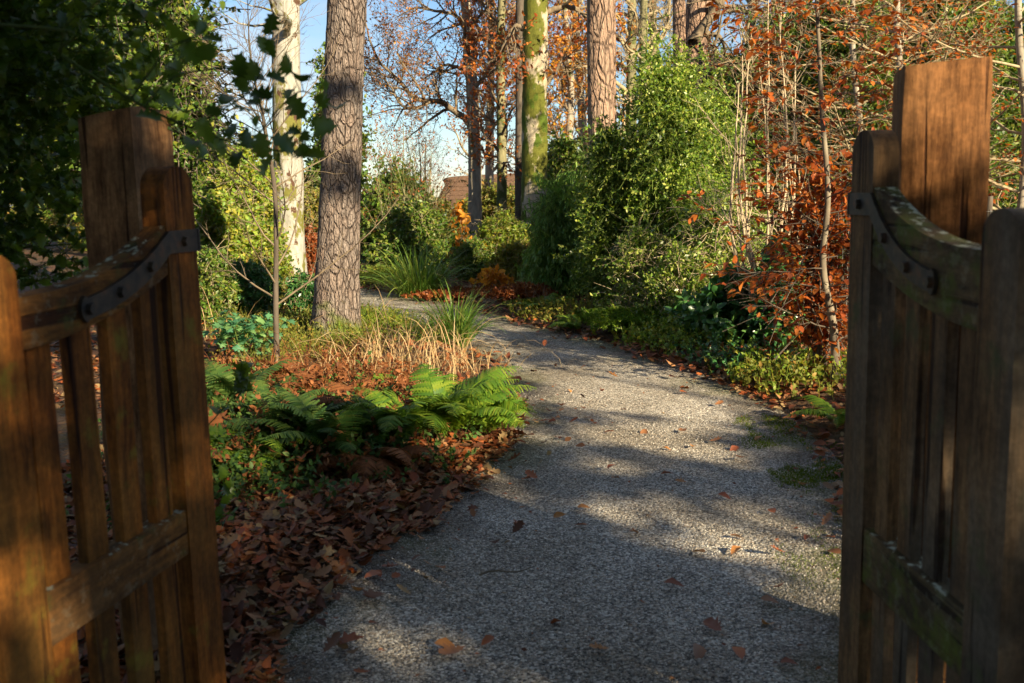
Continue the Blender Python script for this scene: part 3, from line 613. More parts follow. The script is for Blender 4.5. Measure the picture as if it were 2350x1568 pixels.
def bush(name, label, cat, px, Y, top, wpx, leafm, n=1400, per=16, tpl=DIAM, size=.05, stem=None, base_z=None, depth=.9, shape=1.0, tw=.5, group=None, spread=.9, droop=0., seed=2, stems=7, bottom=.08, up=.25, lump=.25, pxb=None, var=.35, leafname='foliage', rmin=.0022, y_=None, nup=.15):
    """a shrub standing at distance Y, its top at photo row `top`, `wpx` wide"""
    g_ = np.random.default_rng(seed)
    T = P(px, top, Y); B = P(pxb if pxb is not None else px, 700, Y); x0 = T[0]; zt = T[2]; w = wpx * mpp(Y) / 2; h0 = hz(B[0], Y)
    base = np.array([x0, Y, h0]); H_ = zt - h0
    o = empty(name, base, label, cat, group)
    # twig tips spread through an uneven body
    th = g_.random(n) * 6.28; hh = bottom + (1 - bottom) * g_.random(n) ** .85
    prof = np.sin(np.clip(hh, 0, 1) ** shape * math.pi * .93 + .12) ** .6
    r_ = np.sqrt(g_.random(n)) ** .7
    lumps = 1 + lump * snoise(np.column_stack([np.cos(th) * 1.5, np.sin(th) * 1.5, hh * 3]), 1.3, seed)
    ext_ = 1 + .30 * g_.random(n) ** 4 - .08
    tip = np.column_stack([np.cos(th) * r_ * w * prof * lumps * ext_, np.sin(th) * r_ * w * depth * prof * lumps * ext_, hh * H_ * (1 + .10 * lumps - .1 + .06 * g_.normal(0, 1, n))])
    dirv = unit(np.column_stack([tip[:, :2] / w, np.full(n, up) + 0 * hh]) + g_.normal(0, .35, (n, 3)))
    ln = tw * (.5 + g_.random(n)) * min(1, H_ / 1.5); mth = 5
    pts = [tip]; d = dirv
    for k in range(mth - 1):
        pts.append(pts[-1] - d * (ln / (mth - 1))[:, None]); d = unit(d + np.array([0, 0, .12]) + g_.normal(0, .12, d.shape))
    C = np.stack(pts[::-1], 1); C[..., 2] = np.maximum(C[..., 2], .03); C = C + base
    Rc = np.linspace(rmin * 1.6, rmin * .5, mth)[None].repeat(n, 0)
    bt = [(C, Rc, 3)]
    # main stems
    ns = stems; a = g_.random(ns) * 6.28; mm = 9; tt = np.linspace(0, 1, mm)[None, :, None]
    ends = np.column_stack([np.cos(a) * w * .55 * g_.random(ns), np.sin(a) * w * .5 * g_.random(ns), H_ * (.6 + .35 * g_.random(ns))]); st = ends * np.array([.15, .15, 0])
    SP = base + st[:, None] * (1 - tt) + ends[:, None] * tt + np.cumsum(g_.normal(0, .015, (ns, mm, 3)), 1)
    SR = np.linspace(.022, .006, mm)[None].repeat(ns, 0) * min(1.5, H_ / 1.5)
    bt.append((SP, SR, 6)); SB, SBr = grow(SP, SR, 9, .15, 1, .9, w * .9, .5, m=5, g=g_, up=.08); bt.append((SB, SBr, 4))
    obj('stems', [tubes(a_, b_, s_) for a_, b_, s_ in bt], stem or M['twig'], o, False, base)
    obj(leafname, [leaves_on(C, per, tpl, size, t0=.25, spread=spread, droop=droop, var=var, g=g_, nup=nup)], leafm, o, False, base)
    return o
def crownblob(C0, rad, n, per, tpl, size, seed, tw=.8, hollow=.55, lump=.3, droop=0., flatz=1.):
    """twig polylines filling an uneven ellipsoid round C0; returns twigs and leaves"""
    g_ = np.random.default_rng(seed); d = unit(g_.normal(0, 1, (n, 3))); r = (hollow + (1 - hollow) * g_.random(n)) * (1 + lump * snoise(d, 1.6, seed))
    tip = C0 + d * r[:, None] * np.array(rad); ln = tw * (.5 + g_.random(n)); pts = [tip]; dd = unit(d * np.array([1, 1, flatz]) + g_.normal(0, .4, d.shape))
    for k in range(4): pts.append(pts[-1] - dd * (ln / 4)[:, None]); dd = unit(dd + np.array([0, 0, .15]) + g_.normal(0, .15, d.shape))
    C = np.stack(pts[::-1], 1)
    return C, np.linspace(.009, .002, 5)[None].repeat(n, 0), leaves_on(C, per, tpl, size, t0=.1, droop=droop, nup=.15, g=g_)
def leafy_tree(name, label, pts, rad, bark, blobs, leafm, tpl, size, per, group=None, seed=1, cat='tree', twigmat=None, tw=.8, droop=0., sides=16, leafname='foliage', nl=5):
    g_ = np.random.default_rng(seed); pts = [np.array(q, float) for q in pts]; base = np.array([pts[0][0], pts[0][1], hz(pts[0][0], pts[0][1])])
    pts[0] = base - np.array([0, 0, .05]); o = empty(name, base, label, cat, group)
    ch, pl, rr = trunk_mesh(pts, rad, sides, 30, .03, .25, seed); obj('trunk', [ch], bark, o, True, base)
    br, lc = [], []
    for i, (c, r, n) in enumerate(blobs):
        c = np.array(c, float); C, Rc, lf = crownblob(c, r, n, per, tpl, size, seed * 31 + i, tw=tw, droop=droop); br.append(tubes(C, Rc, 3)); lc.append(lf)
        j = np.argmin(np.abs(pl[:, 2] - (c[2] - max(r) * .5))); tt = np.linspace(0, 1, 8)[None, :, None]
        en = c + g_.normal(0, .45, (nl, 3)) * np.array(r); LP_ = pl[j] * (1 - tt) + en[:, None] * tt + np.cumsum(g_.normal(0, .04, (nl, 8, 3)), 1); LR_ = np.linspace(max(rr[j] * .5, .015), .012, 8)[None].repeat(nl, 0)
        br.append(tubes(LP_, LR_, 5)); SP_, SR_ = grow(LP_, LR_, 7 if nl > 1 else 3, .2, 1, .8, max(r) * .6, .5, m=5, g=g_); br.append(tubes(SP_, SR_, 3))
    obj('branches', br, twigmat or bark, o, False, base); obj(leafname, lc, leafm, o, False, base)
    return o
# fern fronds ---------------------------------------------------
def pinna_tpl(n=9):
    o = [(0.02, 0)]
    for i in range(n):
        y0 = (i + .15) / n; y1 = (i + .75) / n; w_ = .12 * (1 - i / n) ** .7 + .03
        o += [(w_, y0 + .05), (w_ * .35, y1 + .04)]
    o.append((0, 1)); return half(o, .4, .25)
PINNA = pinna_tpl(7)
def fern(label, x, y, n, L, mat, seed, az=None, azs=3.2, up=.9, z=None, group='ferns at the path side', name='fern', pin=.19, arch=1.15, npin=34):
    g_ = np.random.default_rng(seed); z0 = hz(x, y) if z is None else z; base = np.array([x, y, z0]); m_ = 14
    a = (g_.random(n) * 2 * azs - azs) + (az if az is not None else 0); l = L * (.7 + .5 * g_.random(n)); e = up * (.75 + .5 * g_.random(n))
    pts = [np.zeros((n, 3)) + np.column_stack([np.cos(a), np.sin(a), 0 * a]) * .02 + [0, 0, .01]]; s_ = l / (m_ - 1)
    for k in range(m_ - 1):
        f = k / (m_ - 2); el = e - arch * (1.35 * f ** 1.6) * (.8 + .4 * g_.random(n)) * .9 - 0 * e
        pts.append(pts[-1] + np.column_stack([np.cos(el) * np.cos(a), np.cos(el) * np.sin(a), np.sin(el)]) * s_[:, None]); a = a + g_.normal(0, .035, n)
    C = np.stack(pts, 1); C[..., 2] = np.maximum(C[..., 2], .015 + 0 * C[..., 2])
    o = empty(name, base, label, 'fern', group)
    obj('stalks', [tubes(C, np.linspace(.004, .0012, m_)[None].repeat(n, 0) * (L / .6), 4)], mat, o)
    t_ = np.linspace(.16, .985, npin); ix = t_ * (m_ - 1); i0 = np.clip(ix.astype(int), 0, m_ - 2); f = (ix - i0)[None, :, None]
    p = C[:, i0] * (1 - f) + C[:, i0 + 1] * f; tan = unit(C[:, i0 + 1] - C[:, i0]); side = unit(np.cross(tan, np.array([0, 0, 1.]) + g_.normal(0, .25, (n, 1, 3)))); nn = np.cross(side, tan)
    pl = l[:, None] * pin * np.sin(np.clip((t_ * 1.05) ** .75, 0, 1) * math.pi * .93 + .1)[None] ** .8
    cs = []
    for sg in (1, -1):
        d = unit(side * sg + tan * .38 - nn * .12 + g_.normal(0, .06, p.shape)); cs.append(inst(PINNA, p.reshape(-1, 3), frames(d.reshape(-1, 3), nn.reshape(-1, 3) + g_.normal(0, .12, (n * npin, 3))), (pl * (.85 + .3 * g_.random(pl.shape))).reshape(-1)))
    obj('fronds', cs, mat, o); return o
def tuft(name, label, x, y, n, L, mat, seed, w=.006, spread=.5, cat='grass clump', group=None, rad=.12, m_=8, droop=1.2, upm=1.0, z=None):
    g_ = np.random.default_rng(seed); base = np.array([x, y, hz(x, y) if z is None else z]); a = g_.random(n) * 6.28; r0 = rad * np.sqrt(g_.random(n)); l = L * (.45 + .75 * g_.random(n)); el = 1.5 - spread * g_.random(n) * 1.1
    pts = [np.column_stack([np.cos(a) * r0, np.sin(a) * r0, 0 * a])]; a = a + g_.normal(0, .5, n)
    dr_ = droop * (.4 + g_.random(n))
    for k in range(m_ - 1):
        f = k / (m_ - 2); ee = el - dr_ * f ** 2; pts.append(pts[-1] + np.column_stack([np.cos(ee) * np.cos(a), np.cos(ee) * np.sin(a), np.sin(ee) * upm]) * (l / (m_ - 1))[:, None])
    C = np.stack(pts, 1); C[..., 2] = np.maximum(C[..., 2], -.01 + .02 * g_.random((n, 1))); W = w * np.array([.8, 1, 1, .95, .85, .65, .4, .08])[None, :m_] * (.6 + .7 * g_.random((n, 1)))
    side = np.column_stack([-np.sin(a), np.cos(a), g_.normal(0, .3, n)])
    o = obj(name, [ribbons(C, W, side)], mat); o.location = base; tag(o, label, cat, group); return o
def up_to(pts, z, lean=(0, 0)):
    p = [np.array(q) for q in pts]; d = p[-1] - p[-2]; d = d / max(d[2], .3); k = z - p[-1][2]
    if k > 0: p += [p[-1] + d * k * .5, p[-1] + d * k]
    return p
# ---------------------------------------------------------------- big trunks
tree('pine_tree', 'big pine trunk with plated pinkish bark between the white trunk and the path', 'tree', up_to(px_line([(771, 795), (772, 690), (778, 450), (790, 200), (797, 0)], 10.7), 15), [.262, .24, .212, .20, .195, .18, .12], M['pine'], sides=72, m=170, bump=.05, flare=.34, seed=3,
     levels=[dict(k=14, t0=.75, t1=.99, ang=1.3, L=2.6, rr=.35, m=7), dict(k=6, t0=.3, t1=1, ang=.8, L=1., rr=.5)], leaf=dict(mat=M['evergreen'], per=40, tpl=NARROW, size=.12), leafname='needles')
tree('lichened_tree', 'white-barked trunk blotched with mustard lichen and brown patches', 'tree', up_to(px_line([(672, 668), (667, 560), (662, 400), (657, 200), (656, 0)], 16.9), 15), [.27, .235, .24, .235, .225, .2, .1], M['birch'], sides=36, m=80, bump=.03, flare=.25, seed=5,
     levels=[dict(k=12, t0=.6, t1=.98, ang=1., L=3., rr=.35, m=7), dict(k=6, t0=.3, t1=1, ang=.7, L=1.2, rr=.5)])
tree('mossy_tree', 'stout trunk sheathed in bright green moss with orange leaves around it', 'tree', up_to(px_line([(1228, 600), (1228, 470), (1226, 330), (1228, 150), (1229, 0)], 22), 15), [.36, .29, .28, .27, .26, .22, .1], M['mossbark'], sides=32, m=70, bump=.045, flare=.3, seed=9,
     limbs=[(px_line([(1245, 205), (1262, 185), (1290, 140), (1320, 135), (1345, 170)], 22), .05, .015), (px_line([(1205, 70), (1180, 60), (1150, 120), (1115, 150)], 22), .05, .015), (px_line([(1248, 30), (1300, 15), (1345, 40), (1380, 120)], 22), .07, .02)],
     levels=[dict(k=3, t0=.75, t1=.98, ang=.9, L=2.4, rr=.35, m=6, lk=9, lL=1.1), dict(k=5, t0=.2, t1=1, ang=.7, L=.7, rr=.5), dict(k=4, t0=.2, t1=1, ang=.7, L=.35, rr=.6, m=4)], leaf=dict(mat=M['orange'], per=2, tpl=OVATE, size=.09, spread=.6), twigmat=M['twig'])
tree('pine_tree', 'pink-brown pine trunk rising behind the left edge of the big green holly', 'tree', up_to(px_line([(1386, 740), (1384, 560), (1381, 330), (1379, 150), (1376, 0)], 14.5), 16), [.21, .20, .195, .19, .185, .17, .1], M['pine_far'], sides=44, m=110, bump=.035, flare=.25, seed=13)
tree('grey_tree', 'slim grey trunk almost hidden behind the moss-covered one', 'tree', up_to(px_line([(1192, 560), (1193, 300), (1194, 0)], 26), 15), [.13, .12, .11, .1, .08], M['darkbark'], seed=15)
tree('pine_tree', 'slim dark pine trunk touching the right side of the pink-brown pine', 'tree', up_to(px_line([(1404, 560), (1402, 300), (1400, 0)], 21), 16), [.12, .12, .11, .1, .08], M['pine_far'], seed=16)
tree('pine_tree', 'thin reddish trunk at the top, just left of the pair-leaning thick trunk', 'tree', up_to(px_line([(1562, 560), (1560, 200), (1558, 0)], 17.5), 16), [.12, .115, .11, .1, .08], M['pine_far'], seed=17)
tree('forked_pine_tree', 'thick leaning trunk with a dark heavy limb rising to the right above the holly', 'tree', up_to(px_line([(1560, 620), (1572, 300), (1590, 150), (1606, 0)], 20.5), 14), [.30, .28, .26, .25, .22, .1], M['pine_far'], sides=30, m=60, seed=18,
     limbs=[(px_line([(1590, 100), (1610, 70), (1640, 25), (1665, -20), (1680, -90)], 20.2), .11, .07), (px_line([(1580, 230), (1640, 150), (1720, 135), (1800, 100), (1880, 60)], 20.), .09, .03)],
     levels=[dict(k=2, t0=.75, t1=.98, ang=.9, L=2.4, rr=.35, m=6, lk=10, lL=1.5), dict(k=6, t0=.2, t1=1, ang=.7, L=.8, rr=.5), dict(k=5, t0=.2, t1=1, ang=.7, L=.35, rr=.6, m=4)], twigmat=M['twig'])
# ---------------------------------------------------------------- bare and autumn trees behind
AUT = dict(mat=M['orange'], per=2, tpl=DIAM, size=.10, spread=.7)
arch1 = px_line([(1088, 305), (1070, 275), (1040, 255), (1015, 235), (985, 232), (950, 225), (925, 195), (895, 165), (870, 140), (850, 95), (838, 50)], 28)
arch2 = px_line([(985, 232), (955, 248), (920, 240), (900, 205), (880, 175), (862, 160)], 28.1)
arch3 = px_line([(1085, 200), (1060, 160), (1020, 150), (990, 170), (960, 190)], 28.3)
arch4 = px_line([(1080, 100), (1050, 40), (1000, 25), (950, 20), (910, 40)], 28.2)
arch5 = px_line([(1090, 200), (1120, 165), (1150, 100), (1165, 75), (1200, 65)], 27.5)
tree('beech_tree', 'bare beech with a long arching limb reaching left against the blue sky', 'tree', up_to(px_line([(1090, 600), (1090, 450), (1088, 300), (1080, 150), (1070, 20)], 28), 13), [.22, .19, .17, .16, .14, .12, .05], M['greybark'], sides=18, seed=21,
     limbs=[(arch1, .10, .02), (arch2, .05, .012), (arch3, .06, .012), (arch4, .06, .014), (arch5, .06, .02)],
     levels=[dict(k=14, t0=.45, t1=.98, ang=1., L=2.2, rr=.4, m=7, wander=.22, lk=16, lL=1.5), dict(k=7, t0=.15, t1=1, ang=.75, L=.85, rr=.5, m=6, wander=.25), dict(k=6, t0=.15, t1=1, ang=.7, L=.42, rr=.6, m=5, rmin=.004)],
     leaf=dict(AUT, per=2, size=.075, mat=M['gold']), twigmat=M['twig'])
tree('beech_tree', 'slender trunk dappled with ivy and orange leaves between the bare beech and the mossy trunk', 'tree', up_to(px_line([(1150, 600), (1152, 420), (1150, 260), (1148, 120), (1152, 0)], 27), 13), [.15, .13, .12, .115, .11, .1, .05], M['greenbark'], seed=22,
     levels=[dict(k=30, t0=.18, t1=.98, ang=1., L=1.7, rr=.35, m=7, wander=.22), dict(k=8, t0=.15, t1=1, ang=.75, L=.8, rr=.5, m=5), dict(k=5, t0=.15, t1=1, ang=.7, L=.4, rr=.6, m=4, rmin=.004)], leaf=dict(AUT, per=4, mat=M['orange']), twigmat=M['twig'])
tree('autumn_tree', 'amber-leaved tree glowing between the mossy trunk and the pink-brown pine', 'tree', up_to(px_line([(1300, 640), (1302, 400), (1310, 200), (1300, 60)], 30), 12), [.14, .12, .1, .08, .07, .04], M['greybark'], seed=23,
     levels=[dict(k=34, t0=.2, t1=.98, ang=1.1, L=2.0, rr=.4, m=7, wander=.25), dict(k=8, t0=.15, t1=1, ang=.75, L=.9, rr=.5, m=5), dict(k=5, t0=.15, t1=1, ang=.7, L=.4, rr=.6, m=4, rmin=.004)], leaf=dict(AUT, per=5, mat=M['amber'], size=.10), twigmat=M['twig'])
for i, (px_, Y, sd, lab, lf, per) in enumerate([(985, 36, 31, 'small pale bare tree seen far off just left of the shingled roof', None, 0), (1120, 40, 32, 'distant golden-brown beech behind the two thin trunks', M['gold'], 5), (1235, 38, 33, 'distant yellow-orange tree behind the mossy trunk', M['amber'], 3), (1450, 30, 34, 'tangled tree with yellowish limbs and few golden leaves right of the pink-brown pine', M['gold'], 0),
                                       (1350, 37, 35, 'far golden tree seen low between the pines', M['gold'], 5), (1520, 34, 36, 'pale-limbed bare tree behind the top of the holly', None, 0), (1700, 30, 37, 'bare twiggy tree above the pale coppiced stems', M['rust'], 1), (1840, 28, 38, 'twiggy rust-tinged tree behind the young beech top', M['rust'], 3)]):
    b0 = P(px_, 450, Y); lean = np.random.default_rng(sd).normal(0, .3, 2)
    if i == 0: kk, L1 = 16, 1.3
    else: kk, L1 = 30, 2.6
    zt = 3.6 if i == 0 else 13.
    pts = [np.array([b0[0], Y, 0]), np.array([b0[0] + lean[0] * .5, Y, zt * .3]), np.array([b0[0] + lean[0], Y + lean[1], zt * .6]), np.array([b0[0] + lean[0] * .5, Y, zt])]
    tree('background_tree', lab, 'tree', pts, [.05, .04, .03, .01] if i == 0 else [.19, .16, .12, .05], M['greenbark'] if i in (3, 5) else M['greybark'], seed=sd, sides=12, m=30,
         levels=[dict(k=kk, t0=.15, t1=.98, ang=.85, L=L1, rr=.45, m=8, wander=.25, up=.1), dict(k=7, t0=.15, t1=1, ang=.75, L=L1 * .45, rr=.5, m=6, wander=.25), dict(k=6, t0=.15, t1=1, ang=.7, L=L1 * .2, rr=.6, m=4, rmin=.005)],
         leaf=dict(AUT, per=per + 1, mat=lf, size=.10) if lf else None, twigmat=M['paletwig'], group='trees at the back of the wood')
# ivy-dark stem between pines
tree('ivy_clad_tree', 'narrow greenish stem dark with ivy just right of the pink-brown pine', 'tree', up_to(px_line([(1478, 560), (1477, 350), (1476, 150), (1478, 0)], 24.7), 13), [.12, .11, .10, .09, .08, .03], M['greenbark'], seed=40,
     limbs=[(px_line([(1482, 110), (1510, 70), (1545, 60), (1570, 40)], 24.7), .05, .02), (px_line([(1480, 200), (1500, 120), (1530, 60), (1540, -20)], 24.7), .05, .03)],
     levels=[dict(k=16, t0=.25, t1=.98, ang=.8, L=1.6, rr=.4, m=7, lk=10, lL=1.), dict(k=6, t0=.15, t1=1, ang=.75, L=.7, rr=.5), dict(k=4, t0=.2, t1=1, ang=.7, L=.35, rr=.6, m=4, rmin=.004)], twigmat=M['paletwig'])
# ---------------------------------------------------------------- far hedge-like growth
fb = [(-60, 33, 330, 420, 'evergreen', 'dark evergreen shrub at the far left behind the holly'), (250, 30, 300, 420, 'olive', 'olive shrub far behind the lower gate post'), (480, 27, 340, 330, 'evergreen', 'evergreen shrub far behind the yellow-green bushes'), (640, 31, 390, 300, 'olive', 'brownish olive shrub behind the white trunk'),
      (770, 26, 150, 150, 'evergreen', 'tall dark evergreen peeping out on both sides of the big pine'), (905, 23, 420, 230, 'evergreen', 'dense dark green shrub right of the big pine, behind the bare yellowish stems'),
      (1140, 30, 440, 230, 'olive', 'olive-brown shrub in front of the thin trunks'), (1290, 25, 340, 150, 'evergreen', 'dark evergreen shrub directly right of the mossy trunk'), (1420, 28, 380, 260, 'evergreen', 'evergreen shrub low behind the pink-brown pine'),
      (1640, 26, 150, 260, 'holly_hedge', 'green shrub behind the right shoulder of the holly'), (1740, 17, 150, 300, 'evergreen', 'dark evergreen directly behind the coppiced stems'), (1940, 16.5, -40, 320, 'evergreen', 'dark evergreen behind the top of the young beech'), (2180, 17, -60, 330, 'evergreen', 'dark evergreen directly behind the tall post'), (1820, 19, 60, 330, 'evergreen', 'tall dark evergreen behind the pale coppiced stems'), (2060, 20, 20, 330, 'evergreen', 'tall dark evergreen behind the rust-leaved branches'), (2300, 18, 60, 340, 'evergreen', 'dark evergreen at the right edge behind the tall post')]
for i, (a, Y, tp, wp, mt, lb) in enumerate(fb):
    dens = 1800 if Y > 22 else 2600
    bush('evergreen_shrub' if mt != 'olive' else 'shrub', lb, 'shrub', a, Y, tp, wp, M[mt], n=dens, per=16, size=.11 if Y > 22 else .085, tw=.8, seed=50 + i, bottom=.02, shape=.8, group='shrubs at the back of the wood', stems=5)
# ---------------------------------------------------------------- shingled building
bx = P(1085, 450, 48); bw_, bz = 2.9, 2.35
hb = empty('shingled_hut', (bx[0] + 1.2, 48, 0), 'brown shingled building with a curved roof edge far down the garden', 'building')
ms = m_bark('weathered_shingle', [(.06, .035, .022), (.15, .09, .06)], stretch=3., sc=7., bump=.02)
prof = [(-bw_, .0), (-bw_ * .99, .9), (-bw_ * .93, 1.5), (-bw_ * .84, 1.95), (-bw_ * .72, 2.35), (bw_ * .72, 2.40), (bw_ * .84, 1.95), (bw_ * .93, 1.5), (bw_, 0)]
def shingled(name, k, y0, y1, hb_, mat):
    rows = []
    P_ = resample([np.array(p) * k for p in prof], 6)
    bm = bmesh.new(); va = [bm.verts.new((x, y0, z)) for x, z in P_]; vb = [bm.verts.new((x, y1, z)) for x, z in P_]
    for i in range(len(P_) - 1): bm.faces.new((va[i], va[i + 1], vb[i + 1], vb[i]))
    bm.faces.new(va[::-1]); bm.faces.new(vb)
    return bm_obj(name, bm, mat, hb_)
shingled('wall', .985, -1.5, 4.0, hb, ms)
for k in range(11):     # overlapping courses over the curved front
    z0 = .1 + k * .2
    xx = np.interp(z0, [0, .9, 1.5, 1.95, 2.35], [1, .99, .93, .84, .72]) * bw_; x2 = np.interp(z0 + .22, [0, .9, 1.5, 1.95, 2.35], [1, .99, .93, .84, .72]) * bw_
    bm_obj('shingle_course', prism([(-xx, z0), (xx, z0), (x2, z0 + .19), (-x2, z0 + .19)], -1.56 - .02 * (k % 2), -1.49, .0), ms, hb)
shingled('roof_edge', 1.0, -1.46, 4.05, hb, ms)
# ---------------------------------------------------------------- left middle distance
E = lambda px, py, Y, r: (P(px, py, Y), (r * mpp(Y) * 1.0, r * mpp(Y) * 1.0, r * mpp(Y) * 1.05))
def blobs(lst): return [(*E(a, b, Y, r), n) for a, b, Y, r, n in lst]
b_ = P(240, 600, 13.5)
leafy_tree('evergreen_tree', 'tall fine-leaved evergreen filling the upper left behind the holly', [(b_[0], 13.5, 0), (b_[0] + .1, 13.5, 3), (b_[0] - .1, 13.6, 7), (b_[0], 13.5, 9)], [.16, .13, .1, .04], M['darkbark'],
           blobs([(40, 60, 13, 190, 620), (200, -40, 13.5, 200, 620), (330, 20, 13.2, 130, 520), (400, 120, 13, 100, 460), (300, 210, 12.8, 150, 520), (430, 260, 13, 80, 360), (120, 280, 13.2, 190, 560), (330, 380, 13, 140, 420), (360, -80, 13.5, 90, 300)]), M['evergreen'], DIAM, .075, 26, seed=61)
ml = [(500, 12.8, 625, 110, 'rust', 'low russet growth beside the gate stile, behind the blue-green leaves', 500), (590, 13.5, 600, 110, 'olive', 'low olive and tan growth behind the sapling foot', 500), (455, 17, 300, 190, 'yellowgreen', 'yellow-green shrub just right of the lower gate post', 1500), (560, 16, 360, 170, 'yellowgreen', 'sunlit leafy shrub behind the thin bare sapling', 1500), (500, 14, 480, 190, 'yellowgreen', 'low yellow-green shrub behind the dark iron strap', 1200), (610, 14.5, 530, 120, 'yellowgreen', 'small sunlit shrub left of the white trunk', 900),
      (710, 20, 440, 90, 'olive', 'olive twiggy shrub between the white trunk and the big pine', 700), (480, 12, 590, 120, 'evergreen', 'low evergreen plant beside the hinge side of the gate', 700), (560, 12.5, 615, 150, 'dark_leaf', 'low blue-green shrub behind the sapling stem', 900), (690, 12.4, 640, 90, 'dark_leaf', 'small dark shrub tucked against the left of the big pine', 600), (420, 15.5, 400, 160, 'evergreen', 'evergreen shrub partly behind the gate stile', 900), (705, 17.5, 530, 70, 'rust', 'rust-coloured twiggy shrub between white trunk and big pine', 500)]
for i, (a, Y, tp, wp, mt, lb, n) in enumerate(ml):
    bush('shrub', lb, 'shrub', a, Y, tp, wp, M[mt], n=n, per=15, size=.062 if Y > 13 else .05, tw=.5, seed=80 + i, bottom=.04, shape=.8, group='shrubs left of the path', stem=M['paletwig'], tpl=OVATE if mt == 'yellowgreen' else DIAM, lump=.4)
# thin bare sapling
sp = px_line([(636, 858), (633, 700), (632, 459), (612, 320), (600, 250), (586, 190), (573, 110), (568, -10)], 8.9)
tree('bare_sapling', 'thin bare sapling with dark wiry branches in front of the white trunk', 'tree', sp, [.028, .024, .020, .017, .013, .010, .007, .003], M['darkbark'], sides=10, m=60, bump=.05, flare=.3, seed=93,
     levels=[dict(k=40, t0=.12, t1=.98, ang=1.0, L=1.3, rr=.42, m=8, wander=.10, up=.05, shrink=.75, rmin=.0035), dict(k=8, t0=.15, t1=.95, ang=.65, L=.36, rr=.6, m=5, wander=.15, rmin=.002), dict(k=3, t0=.3, t1=1, ang=.6, L=.10, rr=.7, m=3, rmin=.0014)], twigmat=M['twig'])
# bare stemmed shrub right of the pine
q0 = P(960, 640, 20)
def multistem(name, label, px, Y, stems, mat, seed, k1, L1, cat='shrub', r0=.03, leaf=None, k2=5, group=None, wander=.1, rmin=.003):
    g_ = np.random.default_rng(seed); b = P(px, 640, Y); base = np.array([b[0], Y, hz(b[0], Y)]); o = empty(name, base, label, cat, group); SP = []
    for (tx, ty, dY, bend) in stems:
        T = P(tx, ty, Y + dY); st = base + np.array([g_.normal(0, .08), g_.normal(0, .08), -.02]); mid = st * .5 + T * .5 + np.array([bend, 0, -.1]); SP.append(spline([st, mid, T], 14) + np.cumsum(g_.normal(0, .012, (14, 3)), 0) * wander * 10)
    SP = np.array(SP); SR = np.linspace(r0, r0 * .2, 14)[None] * (.7 + .6 * g_.random((len(SP), 1))); A, B = grow(SP, SR, k1, .25, 1, .55, L1, .5, m=7, wander=.12, up=.06, rmin=rmin, g=g_); C, D = grow(A, B, k2, .2, 1, .6, L1 * .4, .6, m=5, rmin=rmin * .7, g=g_)
    obj('stems', [tubes(SP, SR, 8), tubes(A, B, 5), tubes(C, D, 3)], mat, o, False, base)
    if leaf:
        lk = {k: v for k, v in leaf.items() if k != 'mat'}; obj('foliage', [leaves_on(C, g=g_, **lk)], leaf['mat'], o, False, base)
    return o
multistem('bare_shrub', 'bare yellowish-stemmed shrub spreading to the right of the big pine', 940, 20, [(860, 390, .3, -.1), (900, 300, 0, .1), (860, 330, -.2, 0), (950, 330, .2, .1), (990, 350, 0, .1), (930, 270, .4, 0), (1000, 430, -.3, .1)], M['greenbark'], 96, 9, 1.1, leaf=dict(mat=M['rust'], per=2, tpl=DIAM, size=.05), k2=7)
multistem('bare_shrub', 'rust-tinged twiggy shrub under the blue gap left of the shingled roof', 960, 24, [(890, 330, .3, -.1), (930, 290, 0, .1), (960, 310, -.2, 0), (985, 360, .2, .1), (905, 400, 0, .1), (870, 330, .4, 0)], M['paletwig'], 97, 10, 1.2, leaf=dict(mat=M['rust'], per=4, tpl=DIAM, size=.05), k2=7)
mr = [(950, 19, 480, 170, 'evergreen', 'evergreen shrub behind the larger grass clump', DIAM, .07, 1500), (1010, 21, 475, 130, 'olive', 'pale olive shrub under the shingled roof', DIAM, .07, 900), (1085, 17.5, 560, 110, 'evergreen', 'low rounded bluish shrub right of the larger grass clump', DIAM, .05, 1200),
      (1150, 18.5, 500, 160, 'yellowgreen', 'loose olive and rust shrub left of the drooping bamboo', DIAM, .06, 1200), (1190, 16.5, 560, 130, 'olive', 'wispy olive shrub at the path bend beside the bamboo', NARROW, .08, 900), (1055, 20, 480, 60, 'amber', 'small shrub with golden yellow leaves in front of the shingled building', OVATE, .14, 60), (1095, 18, 560, 60, 'amber', 'small shrub with a few drooping golden leaves at mid height', OVATE, .13, 35),
      (1130, 16, 620, 100, 'amber', 'small shrub with orange-yellow leaves beside the path bend', OVATE, .09, 70), (1080, 15.2, 690, 200, 'rust', 'low rust-red ground shrub at the inside of the path bend', OVATE, .06, 500), (1200, 14.0, 655, 130, 'rust', 'low twiggy rust shrub in front of the bamboo', DIAM, .05, 500), (1240, 13.4, 690, 120, 'olive', 'low olive heather at the foot of the bamboo', DIAM, .04, 700)]
for i, (a, Y, tp, wp, mt, lb, tp_, sz_, n) in enumerate(mr):
    bush('shrub', lb, 'shrub', a, Y, tp, wp, M[mt], n=n, per=14 if n > 100 else 5, size=sz_, tpl=tp_, tw=.45, seed=110 + i, bottom=.04, shape=.8, group='shrubs around the path bend', stem=M['paletwig'], lump=.4, droop=.2)
bush('bamboo', 'feathery drooping bamboo clump right of the path bend', 'bamboo', 1300, 14.6, 432, 215, M['bamboo'], n=2600, per=18, size=.085, tpl=NARROW, tw=.6, seed=130, bottom=.1, shape=.7, droop=1.4, stem=M['greentwig'], spread=.6, lump=.25)
bush('holly_bush', 'broad tall holly with small bright leaves standing right of the path', 'holly', 1535, 12.3, 160, 290, M['holly_hedge'], n=2900, per=19, size=.046, tw=.5, seed=131, bottom=.05, shape=.75, stem=M['greentwig'], lump=.6, stems=9)
